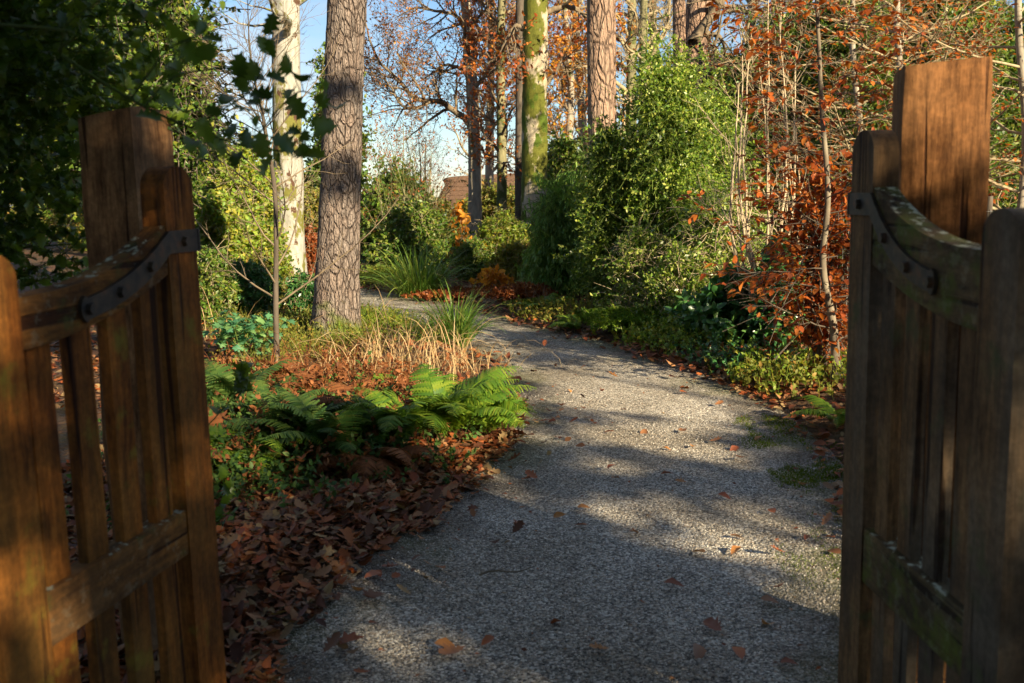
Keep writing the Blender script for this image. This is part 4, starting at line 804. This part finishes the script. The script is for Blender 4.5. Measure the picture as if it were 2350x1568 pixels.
bush('holly_bush', 'lower bluish lobe of holly wrapping the foot of the pink-brown pine', 'holly', 1400, 12.8, 320, 150, M['holly_hedge'], n=1800, per=18, size=.046, tw=.45, seed=132, bottom=.05, shape=.8, stem=M['greentwig'], lump=.5)
bush('holly_bush', 'low airy holly with pale bare twigs showing under the tall one', 'holly', 1650, 11.3, 470, 270, M['holly_hedge'], n=1100, per=16, size=.046, tw=.6, seed=133, bottom=.1, shape=.8, stem=M['palestem'], lump=.4, stems=14)
bush('laurel_shrub', 'dark glossy-leaved shrub left of the rust-leaved young beech', 'shrub', 1690, 9.8, 635, 250, M['dark_leaf'], n=420, per=9, size=.10, tpl=OVATE, tw=.3, seed=134, bottom=.12, shape=.7, droop=.3)
bush('laurel_shrub', 'small glossy shrub between the pale stems and the young beech', 'shrub', 1790, 9.2, 560, 110, M['dark_leaf'], n=320, per=9, size=.09, tpl=OVATE, tw=.3, seed=135, bottom=.12, shape=.7, droop=.3)
bush('low_conifer', 'low spreading conifer with bright green sprays on the right path edge', 'shrub', 1440, 10.9, 712, 190, M['fern'], n=1300, per=22, size=.038, tpl=NARROW, tw=.28, seed=136, bottom=.1, shape=.8, lump=.4, spread=.8)
bush('low_conifer', 'small low conifer just behind the bright spreading one', 'shrub', 1350, 11.8, 715, 90, M['fern'], n=500, per=20, size=.038, tpl=NARROW, tw=.25, seed=137, bottom=.1, shape=.8, lump=.4)
bush('holly_bush', 'right-hand lobe of holly beside the pale coppiced stems', 'holly', 1640, 12.9, 235, 220, M['holly_hedge'], n=1300, per=17, size=.046, tw=.6, seed=138, bottom=.1, shape=.8, stem=M['greentwig'], lump=.6)
bush('holly_bush', 'loose outer sprays of holly at the front of the tall one', 'holly', 1480, 11.5, 540, 240, M['holly_hedge'], n=800, per=15, size=.044, tw=.6, seed=139, bottom=.1, shape=.8, stem=M['paletwig'], lump=.6)
# coppiced pale stems
multistem('coppiced_tree', 'cluster of slender pale upright stems between holly and young beech', 1772, 9.4, [(1690, 190, .2, -.15), (1710, 120, 0, -.2), (1735, 60, .1, -.1), (1760, 150, -.1, 0), (1775, -20, .2, 0), (1800, 30, 0, .1), (1825, 120, .1, .1), (1700, 330, -.1, -.1), (1780, 200, .3, .1), (1815, 230, .2, .15)], M['palestem'], 140, 6, .8, 'tree', r0=.022, k2=4, rmin=.003)
# dead stub by the coppice
# ---------------------------------------------------------------- young beech with rust leaves, by the right gate
bl = dict(mat=M['orange'], per=5, tpl=OVATE, size=.085, spread=.45, nup=2.2, t0=.05, droop=.1)
yb = px_line([(1917, 905), (1914, 760), (1889, 610), (1900, 450), (1886, 250), (1880, 120), (1873, -20)], 7.7)
tree('young_beech', 'young beech with a pale slender trunk and layered rust leaves beside the right gate', 'tree', up_to(yb, 4.2), [.038, .031, .025, .021, .018, .015, .012, .009, .005], M['beechstem'], sides=16, m=70, bump=.05, flare=.3, seed=150,
     levels=[dict(k=56, t0=.10, t1=.97, ang=1.2, L=.85, rr=.22, m=8, wander=.16, up=.05, flat=.5, rmin=.0035, shrink=.2), dict(k=9, t0=.2, t1=1, ang=.75, L=.36, rr=.6, m=5, flat=.35, rmin=.0022), dict(k=2, t0=.3, t1=1, ang=.7, L=.14, rr=.6, m=3, flat=.35, rmin=.0015)],
     leaf=dict(bl, per=3, size=.062), twigmat=M['darkbark'], leafname='foliage')
bush('beech_shrub', 'dense rust-leaved beech growth low against the hinge stile of the right gate', 'shrub', 1890, 8.0, 430, 240, M['orange'], n=300, per=12, size=.06, tpl=OVATE, tw=.75, seed=151, bottom=.2, shape=.85, spread=.6, nup=2., up=.0, stem=M['darkbark'], lump=.6)
for i, (px_, Y, sd, lab, xo, per) in enumerate([(2060, 13.5, 160, 'wide beech with pale limbs and rust leaves above the tall post', 0, 3), (2330, 12.5, 161, 'rust-leaved beech crowding the right edge behind the tall post', 0, 4), (1960, 15.5, 162, 'rust beech behind the young one at the top right', 0, 3)]):
    b0 = P(px_, 450, Y)
    pts = [np.array([b0[0], Y, 0]), np.array([b0[0] + .1, Y, 2]), np.array([b0[0] - .1, Y, 4]), np.array([b0[0], Y, 7.5])]
    tree('beech_tree', lab, 'tree', pts, [.06, .05, .04, .02], M['greybark'], seed=sd, sides=14, m=40,
         levels=[dict(k=34, t0=.12, t1=.98, ang=1.2, L=2.5, rr=.42, m=8, wander=.16, up=.04, flat=.6), dict(k=9, t0=.15, t1=1, ang=.75, L=.9, rr=.5, m=6, flat=.5, rmin=.004), dict(k=6, t0=.15, t1=1, ang=.7, L=.4, rr=.6, m=4, flat=.5, rmin=.0025)],
         leaf=dict(bl, mat=M['orange'] if i != 2 else M['rust'], per=per - 1, size=.06), twigmat=M['paletwig'], group='rust-leaved beeches on the right')
# ---------------------------------------------------------------- wire fence glimpsed on the right
fx0, fx1, fy = P(1820, 500, 11.0), P(2500, 500, 9.4), 0
A_ = np.array([fx0[0], 11.0]); B_ = np.array([fx1[0], 9.4]); fe = empty('wire_fence', (A_[0], A_[1], hz(*A_)), 'grey wire mesh fence on wooden stakes glimpsed between beech and right gate', 'fence')
dv = B_ - A_; Lf = np.linalg.norm(dv); wires = []
for z in np.arange(.08, 1.3, .13): wires.append([(0, 0, z), (dv[0], dv[1], z)])
hw_ = np.array([[np.array(a) + (np.array(b) - np.array(a)) * s_ for s_ in np.linspace(0, 1, 5)] for a, b in wires])
vw = np.array([[(dv[0] * s_, dv[1] * s_, z) for z in np.linspace(.05, 1.27, 5)] for s_ in np.arange(0, 1, .055 / Lf)])
mg, t = nt('galvanised_wire'); finish(t, mixc(t, (.35, .36, .36), (.35, .36, .36), 0.), rough=.5)
obj('wire_mesh', [tubes(hw_, np.full(hw_.shape[:2], .002), 4), tubes(vw, np.full(vw.shape[:2], .002), 4)], mg, fe)
for s_ in (0.02, .35, .7, 1.):
    zz = np.linspace(-.05, 1.4, 4); pp = np.array([[(dv[0] * s_, dv[1] * s_ + .04, z) for z in zz]]); obj('stake', [tubes(pp, np.full((1, 4), .035), 8)], M['darkbark'], fe)
# ---------------------------------------------------------------- left bed: ferns, grasses, herbs
def gp(px, py): q = G(px, py); return q[0], q[1]
fl = [((1010, 1030), 34, .56, 'fern', .1, 2.1, 1.05, 'big arching green fern spilling to the gravel edge'), ((930, 1045), 24, .5, 'fern', 3.4, 1.6, .95, 'green fern with a long frond hanging down the leaf bank'), ((1075, 1005), 18, .46, 'fern', -.2, 1.4, 1.0, 'yellow-tipped fern at the very edge of the gravel'),
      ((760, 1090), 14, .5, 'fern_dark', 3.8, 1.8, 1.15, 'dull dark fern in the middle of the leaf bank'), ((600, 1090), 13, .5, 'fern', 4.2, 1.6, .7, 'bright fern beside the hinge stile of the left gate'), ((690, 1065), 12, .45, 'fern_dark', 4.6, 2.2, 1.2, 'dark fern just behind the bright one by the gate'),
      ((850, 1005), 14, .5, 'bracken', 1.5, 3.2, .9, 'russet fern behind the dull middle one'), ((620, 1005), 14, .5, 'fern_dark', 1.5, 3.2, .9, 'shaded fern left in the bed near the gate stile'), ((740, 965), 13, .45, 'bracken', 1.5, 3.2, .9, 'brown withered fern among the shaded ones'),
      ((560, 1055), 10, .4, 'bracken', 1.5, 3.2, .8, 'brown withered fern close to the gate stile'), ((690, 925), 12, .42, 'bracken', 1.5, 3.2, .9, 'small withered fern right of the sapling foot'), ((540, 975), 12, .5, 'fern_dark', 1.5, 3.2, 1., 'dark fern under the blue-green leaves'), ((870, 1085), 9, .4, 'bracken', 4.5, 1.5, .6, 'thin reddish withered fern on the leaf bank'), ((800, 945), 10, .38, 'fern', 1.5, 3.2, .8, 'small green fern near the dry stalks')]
for i, ((a, b), n, L_, mt, az, azs, upv, lb) in enumerate(fl):
    x_, y_ = gp(a, b); fern(lb, x_, y_, int(n * 1.2), L_ * 1.1, M[mt], 200 + i, az, azs, upv)
x_, y_ = gp(1935, 985); fern('small pale green fern at the foot of the right gate', x_, y_, 6, .38, M['fern'], 230, 3.3, 1.2, .7)
x_, y_ = gp(1250, 725); fern('small yellow-green fern under the bamboo', x_, y_, 9, .45, M['fern'], 231, 3.3, 3.2, .7)
x_, y_ = gp(1330, 760); fern('low green fern left of the bright conifer', x_, y_, 9, .4, M['fern'], 232, 3.3, 3.2, .7)
x_, y_ = gp(1700, 860); fern('tiny green fern in the leaves under the glossy shrub', x_, y_, 7, .28, M['fern_dark'], 233, 3.3, 3.2, .7)
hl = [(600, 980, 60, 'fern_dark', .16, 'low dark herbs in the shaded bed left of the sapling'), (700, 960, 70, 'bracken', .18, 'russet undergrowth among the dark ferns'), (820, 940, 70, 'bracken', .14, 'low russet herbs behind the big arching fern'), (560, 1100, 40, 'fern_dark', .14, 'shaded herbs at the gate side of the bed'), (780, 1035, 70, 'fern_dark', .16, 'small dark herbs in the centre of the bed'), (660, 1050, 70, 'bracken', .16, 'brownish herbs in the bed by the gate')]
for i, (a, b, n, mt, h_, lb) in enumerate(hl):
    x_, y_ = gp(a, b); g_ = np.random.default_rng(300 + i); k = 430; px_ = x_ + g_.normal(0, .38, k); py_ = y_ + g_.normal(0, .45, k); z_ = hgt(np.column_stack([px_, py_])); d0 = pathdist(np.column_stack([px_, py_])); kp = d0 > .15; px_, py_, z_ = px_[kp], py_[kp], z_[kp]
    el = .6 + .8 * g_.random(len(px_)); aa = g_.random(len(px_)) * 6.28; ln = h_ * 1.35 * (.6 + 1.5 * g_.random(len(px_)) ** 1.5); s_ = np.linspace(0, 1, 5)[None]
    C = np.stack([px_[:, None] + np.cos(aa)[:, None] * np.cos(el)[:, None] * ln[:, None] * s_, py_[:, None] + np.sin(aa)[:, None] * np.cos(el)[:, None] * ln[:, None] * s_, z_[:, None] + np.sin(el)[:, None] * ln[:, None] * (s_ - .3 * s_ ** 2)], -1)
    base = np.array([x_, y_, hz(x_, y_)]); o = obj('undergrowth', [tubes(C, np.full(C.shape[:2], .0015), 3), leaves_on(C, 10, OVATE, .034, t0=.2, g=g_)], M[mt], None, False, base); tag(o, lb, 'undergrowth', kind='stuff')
x_, y_ = gp(960, 680); tuft('ornamental_grass', 'larger arching grass clump at the far bend of the path', x_ + .0, y_, 520, .95, M['grass'], 320, w=.0075, spread=.9, rad=.3, group='grass clumps beside the path')
x_, y_ = gp(1045, 798); tuft('ornamental_grass', 'upright green grass clump on the inner corner of the bend', x_, y_, 380, .66, M['grass'], 321, w=.007, spread=.7, rad=.12, group='grass clumps beside the path')
x_, y_ = gp(1010, 800); tuft('ornamental_grass', 'fine drooping grass at the left of the upright green clump', x_ - .05, y_, 160, .5, M['grass'], 322, w=.004, spread=1.2, rad=.15, group='grass clumps beside the path')
dg = [(870, 870, 40, .8, 'pale dry stalks left of the ones nearest the gravel'), (930, 850, 40, .9, 'tall curved straw stalks behind the arching fern'), (1000, 900, 40, .6, 'short dry stalks right behind the arching fern'), (900, 860, 26, .9, 'dry curved grass stalks nearest the big pine'), (960, 880, 30, .85, 'tangle of dry stalks in the middle of the sunlit bed'), (1050, 875, 26, .85, 'dry stalks below the upright grass clump'), (1100, 880, 26, .6, 'thin dry stalks close to the gravel edge'), (760, 900, 40, .6, 'tangled thin stalks in the middle of the bed above the leaf bank'), (680, 930, 40, .55, 'tangled thin stalks behind the dark ferns near the sapling'), (850, 900, 40, .55, 'wiry stalks left of the big arching fern'), (560, 740, 26, 1.1, 'dry upright stalks by the gate stile left of the sapling'), (500, 800, 20, 1., 'straw-coloured stalks beside the gate stile')]
for i, (a, b, n, L_, lb) in enumerate(dg):
    x_, y_ = gp(a, b); tuft('dry_grass', lb, x_, y_, n, L_, M['drygrass'], 330 + i, w=.003, spread=.9, cat='dry grass', rad=.34, droop=2.1, group='clumps of dry stalks')
g_ = np.random.default_rng(341)
for i, (a, b, n, lb) in enumerate([(700, 840, 60, 'short brown heather at the foot of the big pine'), (700, 800, 110, 'rusty twiggy heather left of the big pine'), (870, 760, 200, 'low green cover right of the big pine base'), (660, 770, 240, 'heathery growth behind the blue-green leaves'), (880, 650, 260, 'low yellow-green ground cover inside the far bend')]):
    x_, y_ = gp(a, b); k = n * 3; px_ = x_ + g_.normal(0, .45, k); py_ = y_ + g_.normal(0, .5, k); kp = pathdist(np.column_stack([px_, py_])) > .05; px_, py_ = px_[kp], py_[kp]; z_ = hgt(np.column_stack([px_, py_])); ln = .17 * (.5 + g_.random(len(px_))); s_ = np.linspace(0, 1, 4)[None]; lx, ly = g_.normal(0, .35, (2, len(px_)))
    C = np.stack([px_[:, None] + lx[:, None] * ln[:, None] * s_, py_[:, None] + ly[:, None] * ln[:, None] * s_, z_[:, None] + ln[:, None] * s_], -1); base = np.array([x_, y_, hz(x_, y_)])
    o = obj('ground_cover', [tubes(C, np.full(C.shape[:2], .002), 3), leaves_on(C, 9, DIAM, .03, g=g_)], M['olive'] if i in (0, 1) else (M['yellowgreen'] if i in (2, 4) else M['olive']), None, False, base); tag(o, lb, 'ground cover', kind='stuff')
for i, (a, b, n, L_, lb) in enumerate([(540, 870, 90, .42, 'brown withered stems in front of the blue-green leaves'), (720, 860, 110, .36, 'brown withered stems at the foot of the sapling'), (820, 860, 110, .34, 'brown withered stems below the big pine'), (600, 900, 90, .4, 'brown withered stems in the shaded bed left of the sapling'), (900, 930, 90, .34, 'brown withered stems behind the arching fern')]):
    x_, y_ = gp(a, b); tuft('withered_stems', lb, x_, y_, n, L_, M['bracken'], 370 + i, w=.004, spread=1.1, cat='withered plant', rad=.38, droop=1.9, group='brown withered stems in the bed')
g_ = np.random.default_rng(342)
for i, (a, b, n, mt, lb) in enumerate([(1440, 800, 110, 'yellowgreen', 'low green plants below the bright conifer'), (1600, 850, 120, 'dark_leaf', 'small dark green plants along the right verge'), (1700, 900, 90, 'olive', 'olive seedlings among the leaves on the right verge'), (1270, 740, 110, 'olive', 'tan and olive growth under the bamboo'), (1800, 880, 80, 'yellowgreen', 'small green plants at the foot of the young beech'), (1560, 800, 120, 'holly_hedge', 'low holly seedlings under the big holly')]):
    x_, y_ = gp(a, b); k = n * 2; px_ = x_ + g_.normal(0, .42, k); py_ = y_ + g_.normal(0, .35, k); kp = pathdist(np.column_stack([px_, py_])) > .12; px_, py_ = px_[kp], py_[kp]; z_ = hgt(np.column_stack([px_, py_])); ln = .16 * (.5 + g_.random(len(px_))); s_ = np.linspace(0, 1, 4)[None]; lx, ly = g_.normal(0, .45, (2, len(px_)))
    C = np.stack([px_[:, None] + lx[:, None] * ln[:, None] * s_, py_[:, None] + ly[:, None] * ln[:, None] * s_, z_[:, None] + ln[:, None] * s_], -1); base = np.array([x_, y_, hz(x_, y_)])
    o = obj('ground_cover', [tubes(C, np.full(C.shape[:2], .002), 3), leaves_on(C, 8, OVATE, .038, g=g_, nup=.3)], M[mt], None, False, base); tag(o, lb, 'ground cover', kind='stuff')
bush('holly_bush', 'sunlit holly skirt reaching down to the verge below the tall holly', 'holly', 1570, 10.9, 590, 260, M['holly_hedge'], n=700, per=15, size=.044, tw=.5, seed=141, bottom=.12, shape=.8, stem=M['palestem'], lump=.6, stems=10)
# blue-green maple-like plant
x_, y_ = gp(560, 855); base = np.array([x_, y_, hz(x_, y_)]); g_ = np.random.default_rng(350)
o = empty('leafy_shrub', base, 'low plant with broad blue-green lobed leaves between gate and sapling', 'plant')
SP = []
for k in range(16):
    e = np.array([g_.normal(0, .17), g_.normal(0, .16), .16 + .34 * g_.random()]); SP.append([base + e * s_ * np.array([1, 1, 1]) for s_ in np.linspace(0, 1, 6)])
SP = np.array(SP); obj('stems', [tubes(SP, np.full(SP.shape[:2], .004), 5)], M['greentwig'], o, False, base)
n = 230; tp_ = SP[g_.integers(0, 16, n), 5] + g_.normal(0, .085, (n, 3)) * np.array([1, 1, .55]); aa = g_.random(n) * 6.28
obj('foliage', [inst(MAPLE, tp_, frames(np.column_stack([np.cos(aa), np.sin(aa), -.25 + .2 * g_.normal(0, 1, n)]), unit(np.column_stack([g_.normal(0, .25, (n, 2)), np.ones(n)]))), .085 * (.7 + .6 * g_.random(n)))], M['blueleaf'], o, False, base)
# a few twigs lying about
for i, (a, b, ang, L_) in enumerate([(1100, 1330, .3, .25), (700, 1390, 2.2, .3), (640, 1470, 1., .2)]):
    x_, y_ = gp(a, b); q = np.array([[(x_ + math.cos(ang) * s_ * L_, y_ + math.sin(ang) * s_ * L_, .035 + hz(x_, y_) * .5 + .01 * math.sin(s_ * 7)) for s_ in np.linspace(0, 1, 7)]])
    o = obj('fallen_twig', [tubes(q, np.linspace(.005, .002, 7)[None], 6)], M['twig'], None, False, np.array([x_, y_, .03])); tag(o, ['short twig on the gravel near the left leaf bank', 'longer twig on the edge of the leaf bank', 'small twig among dark leaves by the left gate'][i], 'twig')
# ---------------------------------------------------------------- holly at the left, close to the viewer
g_ = np.random.default_rng(400)
hb_ = np.array([-3.1, 3.6, 0.]); hb_[2] = hz(-3.1, 3.6)
ho = empty('holly_tree', hb_, 'dark spiny-leaved holly overhanging the left gate, with one branch reaching across the white trunk', 'holly tree')
tr, pl, rr = trunk_mesh([hb_ - [0, 0, .05], hb_ + [.1, -.1, 1.3], hb_ + [.25, -.2, 2.6], hb_ + [.3, -.2, 3.8]], [.07, .06, .045, .02], 16, 30, .03, .25, 4)
obj('trunk', [tr], M['greenbark'], ho, True, hb_)
main = spline([np.array([-2.6, 2.9, 2.15])] + px_line([(60, 60), (140, 125), (300, 228), (430, 290), (560, 335), (650, 347), (740, 352)], [2.35, 2.35, 2.4, 2.5, 2.6, 2.62, 2.65]), 60)
br2 = spline(px_line([(330, 245), (400, 178), (480, 160), (560, 155)], [2.4, 2.45, 2.5, 2.55]), 60)
br3 = spline(px_line([(560, 335), (600, 300), (640, 250), (690, 210), (750, 235)], [2.6, 2.6, 2.6, 2.6, 2.6]), 60)
br4 = spline(px_line([(440, 292), (530, 240), (580, 200), (612, 120), (618, 85)], [2.5, 2.53, 2.55, 2.56, 2.57]), 60)
br5 = spline(px_line([(300, 228), (380, 120), (440, 85), (470, 55)], [2.4, 2.4, 2.42, 2.45]), 60)
br6 = spline(px_line([(140, 125), (150, 60), (230, 0), (300, -60)], [2.35, 2.3, 2.3, 2.3]), 60)
HB = np.array([main, br2, br3, br4, br5, br6]); HR_ = np.array([np.linspace(.0042, .0022, 60)] + [np.linspace(.0026, .0014, 60)] * 5)
bt = [tubes(HB, HR_, 7)]
tg = [(455, 65), (480, 85), (603, 95), (622, 120), (548, 150), (570, 165), (590, 175), (475, 118), (412, 78), (520, 225), (548, 188), (575, 232), (598, 215), (640, 178), (655, 148), (690, 175), (680, 245), (662, 212), (735, 285), (745, 205), (772, 242), (700, 312), (738, 292), (640, 375), (722, 352), (600, 335), (610, 378), (565, 318), (500, 330), (530, 295), (470, 300), (440, 330), (620, 60), (440, 120), (455, 180), (400, 150), (380, 215), (350, 160), (610, 250), (560, 250), (585, 280), (675, 300), (655, 330), (690, 345), (745, 240), (420, 250), (345, 265), (480, 250), (510, 345), (540, 365), (460, 350)]
lp_, ld_, ln_ = [], [], []; tw_ = []
allp = HB.reshape(-1, 3)
for (a, b) in tg:
    Y_ = 2.55 + g_.normal(0, .06) - (.12 if a < 480 else 0); T = P(a, b, Y_); j = np.argmin(np.linalg.norm((allp - T) * np.array([1, .3, 1]), axis=1)); A0 = allp[j]; d = T - A0; nd = np.linalg.norm(d)
    if nd < .02: d = unit(g_.normal(0, 1, 3)) * .03
    d = unit(d + g_.normal(0, .25, 3) * .5); st = T - d * .034
    lp_.append(st); ld_.append(d); ln_.append(unit(np.array([g_.normal(0, .5), -.7, .45 + g_.normal(0, .4)]))); tw_.append([A0 + (st - A0) * s_ for s_ in np.linspace(0, 1, 5)])
bt.append(tubes(np.array(tw_), np.full((len(tw_), 5), .0012), 4))
s_ = .070 * (.75 + .45 * g_.random(len(lp_))); lv = [inst(HOLLY, np.array(lp_), frames(np.array(ld_), np.array(ln_)), s_)]
# overhanging canopy at the top left
TP = []
for (a, b, Y_) in [(-150, -40, 3.3), (40, -60, 3.0), (180, -90, 2.9), (330, -60, 3.2), (-100, 150, 3.2), (60, 160, 3.3), (200, 90, 3.3), (300, 60, 3.4), (-80, 330, 3.3), (60, 320, 3.6), (20, 480, 3.7), (150, 230, 3.9), (100, 400, 4.0), (-50, 560, 3.8), (60, 620, 4.1), (160, 560, 4.2), (240, 160, 3.8), (380, 30, 3.5), (150, 0, 3.6), (0, 60, 3.8), (110, 520, 4.4), (150, 420, 4.5), (190, 330, 4.6), (280, 300, 4.6), (330, 230, 4.6), (30, 230, 4.4), (90, 60, 4.3), (250, -20, 4.4)]:
    TP.append(P(a, b, Y_))
TP = np.array(TP); s0 = pl[np.clip(((TP[:, 2] - .4) / 3.9 * 29).astype(int), 3, 28)]; tt = np.linspace(0, 1, 10)[None, :, None]
SP = s0[:, None] * (1 - tt) + TP[:, None] * tt + np.array([0, 0, 1]) * .12 * np.sin(tt * 3.14); SR = np.linspace(.008, .003, 10)[None].repeat(len(SP), 0)
A, B = grow(SP, SR, 11, .35, 1, .85, .42, .5, m=6, g=g_, up=.02, rmin=.0022, shrink=.2); C, D = grow(A, B, 4, .2, 1, .8, .2, .6, m=5, g=g_, rmin=.0015)
bt += [tubes(SP, SR, 6), tubes(A, B, 5), tubes(C, D, 4)]; lv.append(leaves_on(C, 7, HOLLY, .046, t0=.1, spread=1.1, g=g_)); lv.append(leaves_on(A, 6, HOLLY, .046, t0=.3, spread=1.1, g=g_))
obj('branches', bt, M['hollytwig'], ho, False, hb_); obj('foliage', lv, M['holly'], ho, False, hb_)
# holly sprigs near the gate
def sprig(label, pts, leaves, seed, size=.06):
    g_ = np.random.default_rng(seed); q = spline(pts, 14); base = q[0]; o = empty('holly_sprig', base, label, 'holly sprig')
    obj('stem', [tubes(q[None], np.linspace(.003, .0012, 14)[None], 5)], M['greentwig'], o, False, base)
    ix = g_.integers(4, 14, leaves); p = q[ix]; d = unit(g_.normal(0, 1, (leaves, 3)) + unit(q[-1] - q[0])); nn = unit(g_.normal(0, .5, (leaves, 3)) + [0, -.5, .6]); obj('leaves', [inst(HOLLY, p, frames(d, nn), size * (.8 + .4 * g_.random(leaves)))], M['holly'], o, False, base); return o
x_, y_ = gp(480, 1240); sprig('bright holly shoot rising beside the left gate stile near the ground', [np.array([x_, y_, .02])] + px_line([(500, 1200), (515, 1150), (512, 1100)], y_), 10, 1, .075)
x_, y_ = gp(560, 1000); sprig('dark holly shoot in front of the herbs by the left gate', [np.array([x_ - .1, 3.9, 0])] + px_line([(520, 930), (535, 880), (560, 850)], 3.9), 16, 2, .07)
# ---------------------------------------------------------------- trees behind the viewer, whose shade falls over the gateway
ux, uy = math.sin(R_(SUN_AZ)), -math.cos(R_(SUN_AZ)); TE = math.tan(R_(SUN_EL))
def shade(v, D, zlo, zhi, rv, n, label, seed, size=.11, per=14, mat='evergreen'):
    """v: offset across the sunlight, D: distance towards the sun from the gateway"""
    vx, vy = -uy, ux; cx, cy_ = ux * D + vx * v, uy * D + vy * v; zc = (zlo + zhi) / 2
    return leafy_tree('shade_tree', label, [(cx, cy_, 0), (cx + .1, cy_, zlo * .6 + .5), (cx, cy_, zc), (cx + .1, cy_, zhi)], [.16, .14, .1, .03], M['darkbark'], [((cx, cy_, zc), (rv, rv, (zhi - zlo) / 2), n)], M[mat], OVATE, size, per, 'trees behind the viewer', seed, tw=1.1)
def shade_col(v, D, zs, rv, n, label, seed, mat='evergreen', size=.11, per=14, extra=()):
    vx, vy = -uy, ux; cx, cy_ = ux * D + vx * v, uy * D + vy * v; g_ = np.random.default_rng(seed)
    bl_ = [((cx + g_.normal(0, .25), cy_ + g_.normal(0, .25), z), (rv, rv, rv * .95), n) for z in zs]
    for dv_, z, r3, n3 in extra: bl_.append(((cx + vx * dv_, cy_ + vy * dv_, z), (r3, r3, r3 * .7), n3))
    if mat == 'olive':     # open crown: separate dense clumps with gaps of sky between them
        bl_ = []
        for k in range(n):
            q = g_.normal(0, 1, 2) * rv * .6; z = zs[0] - .8 + (zs[-1] - zs[0] + 1.6) * g_.random(); s_ = .20 + .34 * g_.random() ** 1.3; bl_.append(((cx + q[0], cy_ + q[1], z), (s_ * 1.5, s_ * 1.5, .05 + s_ * .2), 30))
    return leafy_tree('shade_tree', label, [(cx, cy_, 0), (cx + .1, cy_, zs[0]), (cx, cy_, zs[-1])], [.07, .06, .02] if mat == 'olive' else [.08, .06, .02], M['darkbark'], bl_, M[mat], OVATE, size, per if mat != 'olive' else 7, 'trees behind the viewer', seed, tw=1.1 if mat != 'olive' else .14, nl=3 if mat != 'olive' else 1)
SHC = [(-4.2, 12, (1.2, 3.3, 5.5, 7.4), 1.5, 300, 'evergreen', 'evergreen far left in the row behind the viewer, out of view'), (-2.2, 11.5, (1.2, 3.2, 5.2, 7.), 1.5, 320, 'evergreen', 'second evergreen of the row behind the viewer, out of view'),
       (-.3, 11, (1.1, 3.0, 4.9, 6.2), 1.35, 180, 'evergreen', 'evergreen directly behind the viewer, out of view'), (1.4, 11.5, (1.0, 2.9, 4.7, 6.6), 1.35, 160, 'evergreen', 'fourth evergreen of the row behind the viewer, out of view'),
       (2.75, 12.5, (1.0, 2.8, 4.5, 6.2), 1.05, 125, 'evergreen', 'thinner evergreen at the right end of the row, out of view'),
       (4.2, 13, (1.4, 5.0, 7.2), 1.4, 19, 'olive', 'open-crowned tree right of the row, out of view'), (5.9, 14, (1.5, 6.2, 11.5), 1.5, 40, 'olive', 'open-crowned tree further right of the row, out of view'), (8.3, 16, (2., 6.2, 11.), 1.6, 20, 'olive', 'sparse tree well right of the row, out of view'), (10.2, 19, (2.5, 8., 12.), 1.8, 22, 'olive', 'sparse tree farthest right of the row, out of view'),
       (.6, 19, (7.6, 9.6), 1.7, 40, 'olive', 'high open crown behind the row of evergreens, out of view'), (-2.4, 19, (8., 10.), 1.7, 40, 'olive', 'high open crown behind the left of the row, out of view')]
for i, (v_, D_, zs, r_, n, mt, lb) in enumerate(SHC): shade_col(v_, D_, zs, r_, n, lb, 500 + i, mat=mt, extra={3: [(-.3, 7.5, .8, 42)], 4: [(0.0, 7.0, .7, 42)]}.get(i, ()))

def canopy(cx, cy_, z, r, n, label, seed, tall=(.4, .8)):  # unseen crowns added only to cut the sky light reaching the foreground
    g_ = np.random.default_rng(seed); bl_ = []
    for k in range(9):
        a = k * 2.4; q = r * .75 * math.sqrt(k / 9); bl_.append(((cx + q * math.cos(a), cy_ + q * math.sin(a), z + g_.normal(0, tall[0] * .6 if tall[0] > 1 else .4)), (r * .45, r * .45, tall[1]), n))
    return leafy_tree('added_sky_blocker', label, [(cx + (0. if tall[0] > 1 else -3. if cx < 1 else 2.5), min(cy_ - 1, -5.), 0), (cx + (0. if tall[0] > 1 else -2. if cx < 1 else 1.6), min(cy_ - .8, -4.), z * .6), (cx, cy_, z)], [.16, .13, .05], M['greybark'], bl_, M['evergreen'], OVATE, .16, 12, 'unseen trees added to block sky light', seed, tw=1.3)
for i, (a, b, z, r, n, lb) in enumerate([(-4.8, -2.5, 7.6, 3.8, 190, 'tree added overhead left of the viewer to block sky light, out of view'), (.6, -3.6, 7.8, 3.6, 190, 'tree added overhead behind the viewer to block sky light, out of view'), (-1.2, 1.6, 7.4, 3.4, 190, 'tree added right over the gateway to block sky light, out of view'),
       (-6.5, 2.4, 7.6, 3.4, 170, 'tree added over the left end of the gateway to block sky light, out of view'), (2.6, -1.6, 7.2, 2.6, 150, 'tree added over the viewer from the right to block sky light, out of view'), (5.5, -6.5, 8.5, 3.4, 150, 'tall tree added at the right rear of the viewer to block sky light, out of view')]):
    canopy(a, b, z, r, n, lb, 600 + i)  # added overhead, out of frame: hides the high sky to deepen foreground shade
for i, (a, b, z, r, n, lb) in enumerate([(-7.5, -11., 4.5, 4.6, 170, 'dense low tree added behind the viewer at the far left to block sky light, out of view'), (-7., -12.5, 10., 4.6, 170, 'tall tree added behind the viewer at the far left to block sky light, out of view'), (-.5, -14., 4.5, 4.6, 170, 'dense low tree added straight behind the viewer to block sky light, out of view'), (-.5, -14.5, 10., 4.8, 170, 'tall tree added straight behind the viewer to block sky light, out of view')]):
    canopy(a, b, z, r, n, lb, 640 + i, (3., 1.9))  # added at the back so camera-facing gate edges receive less sky light
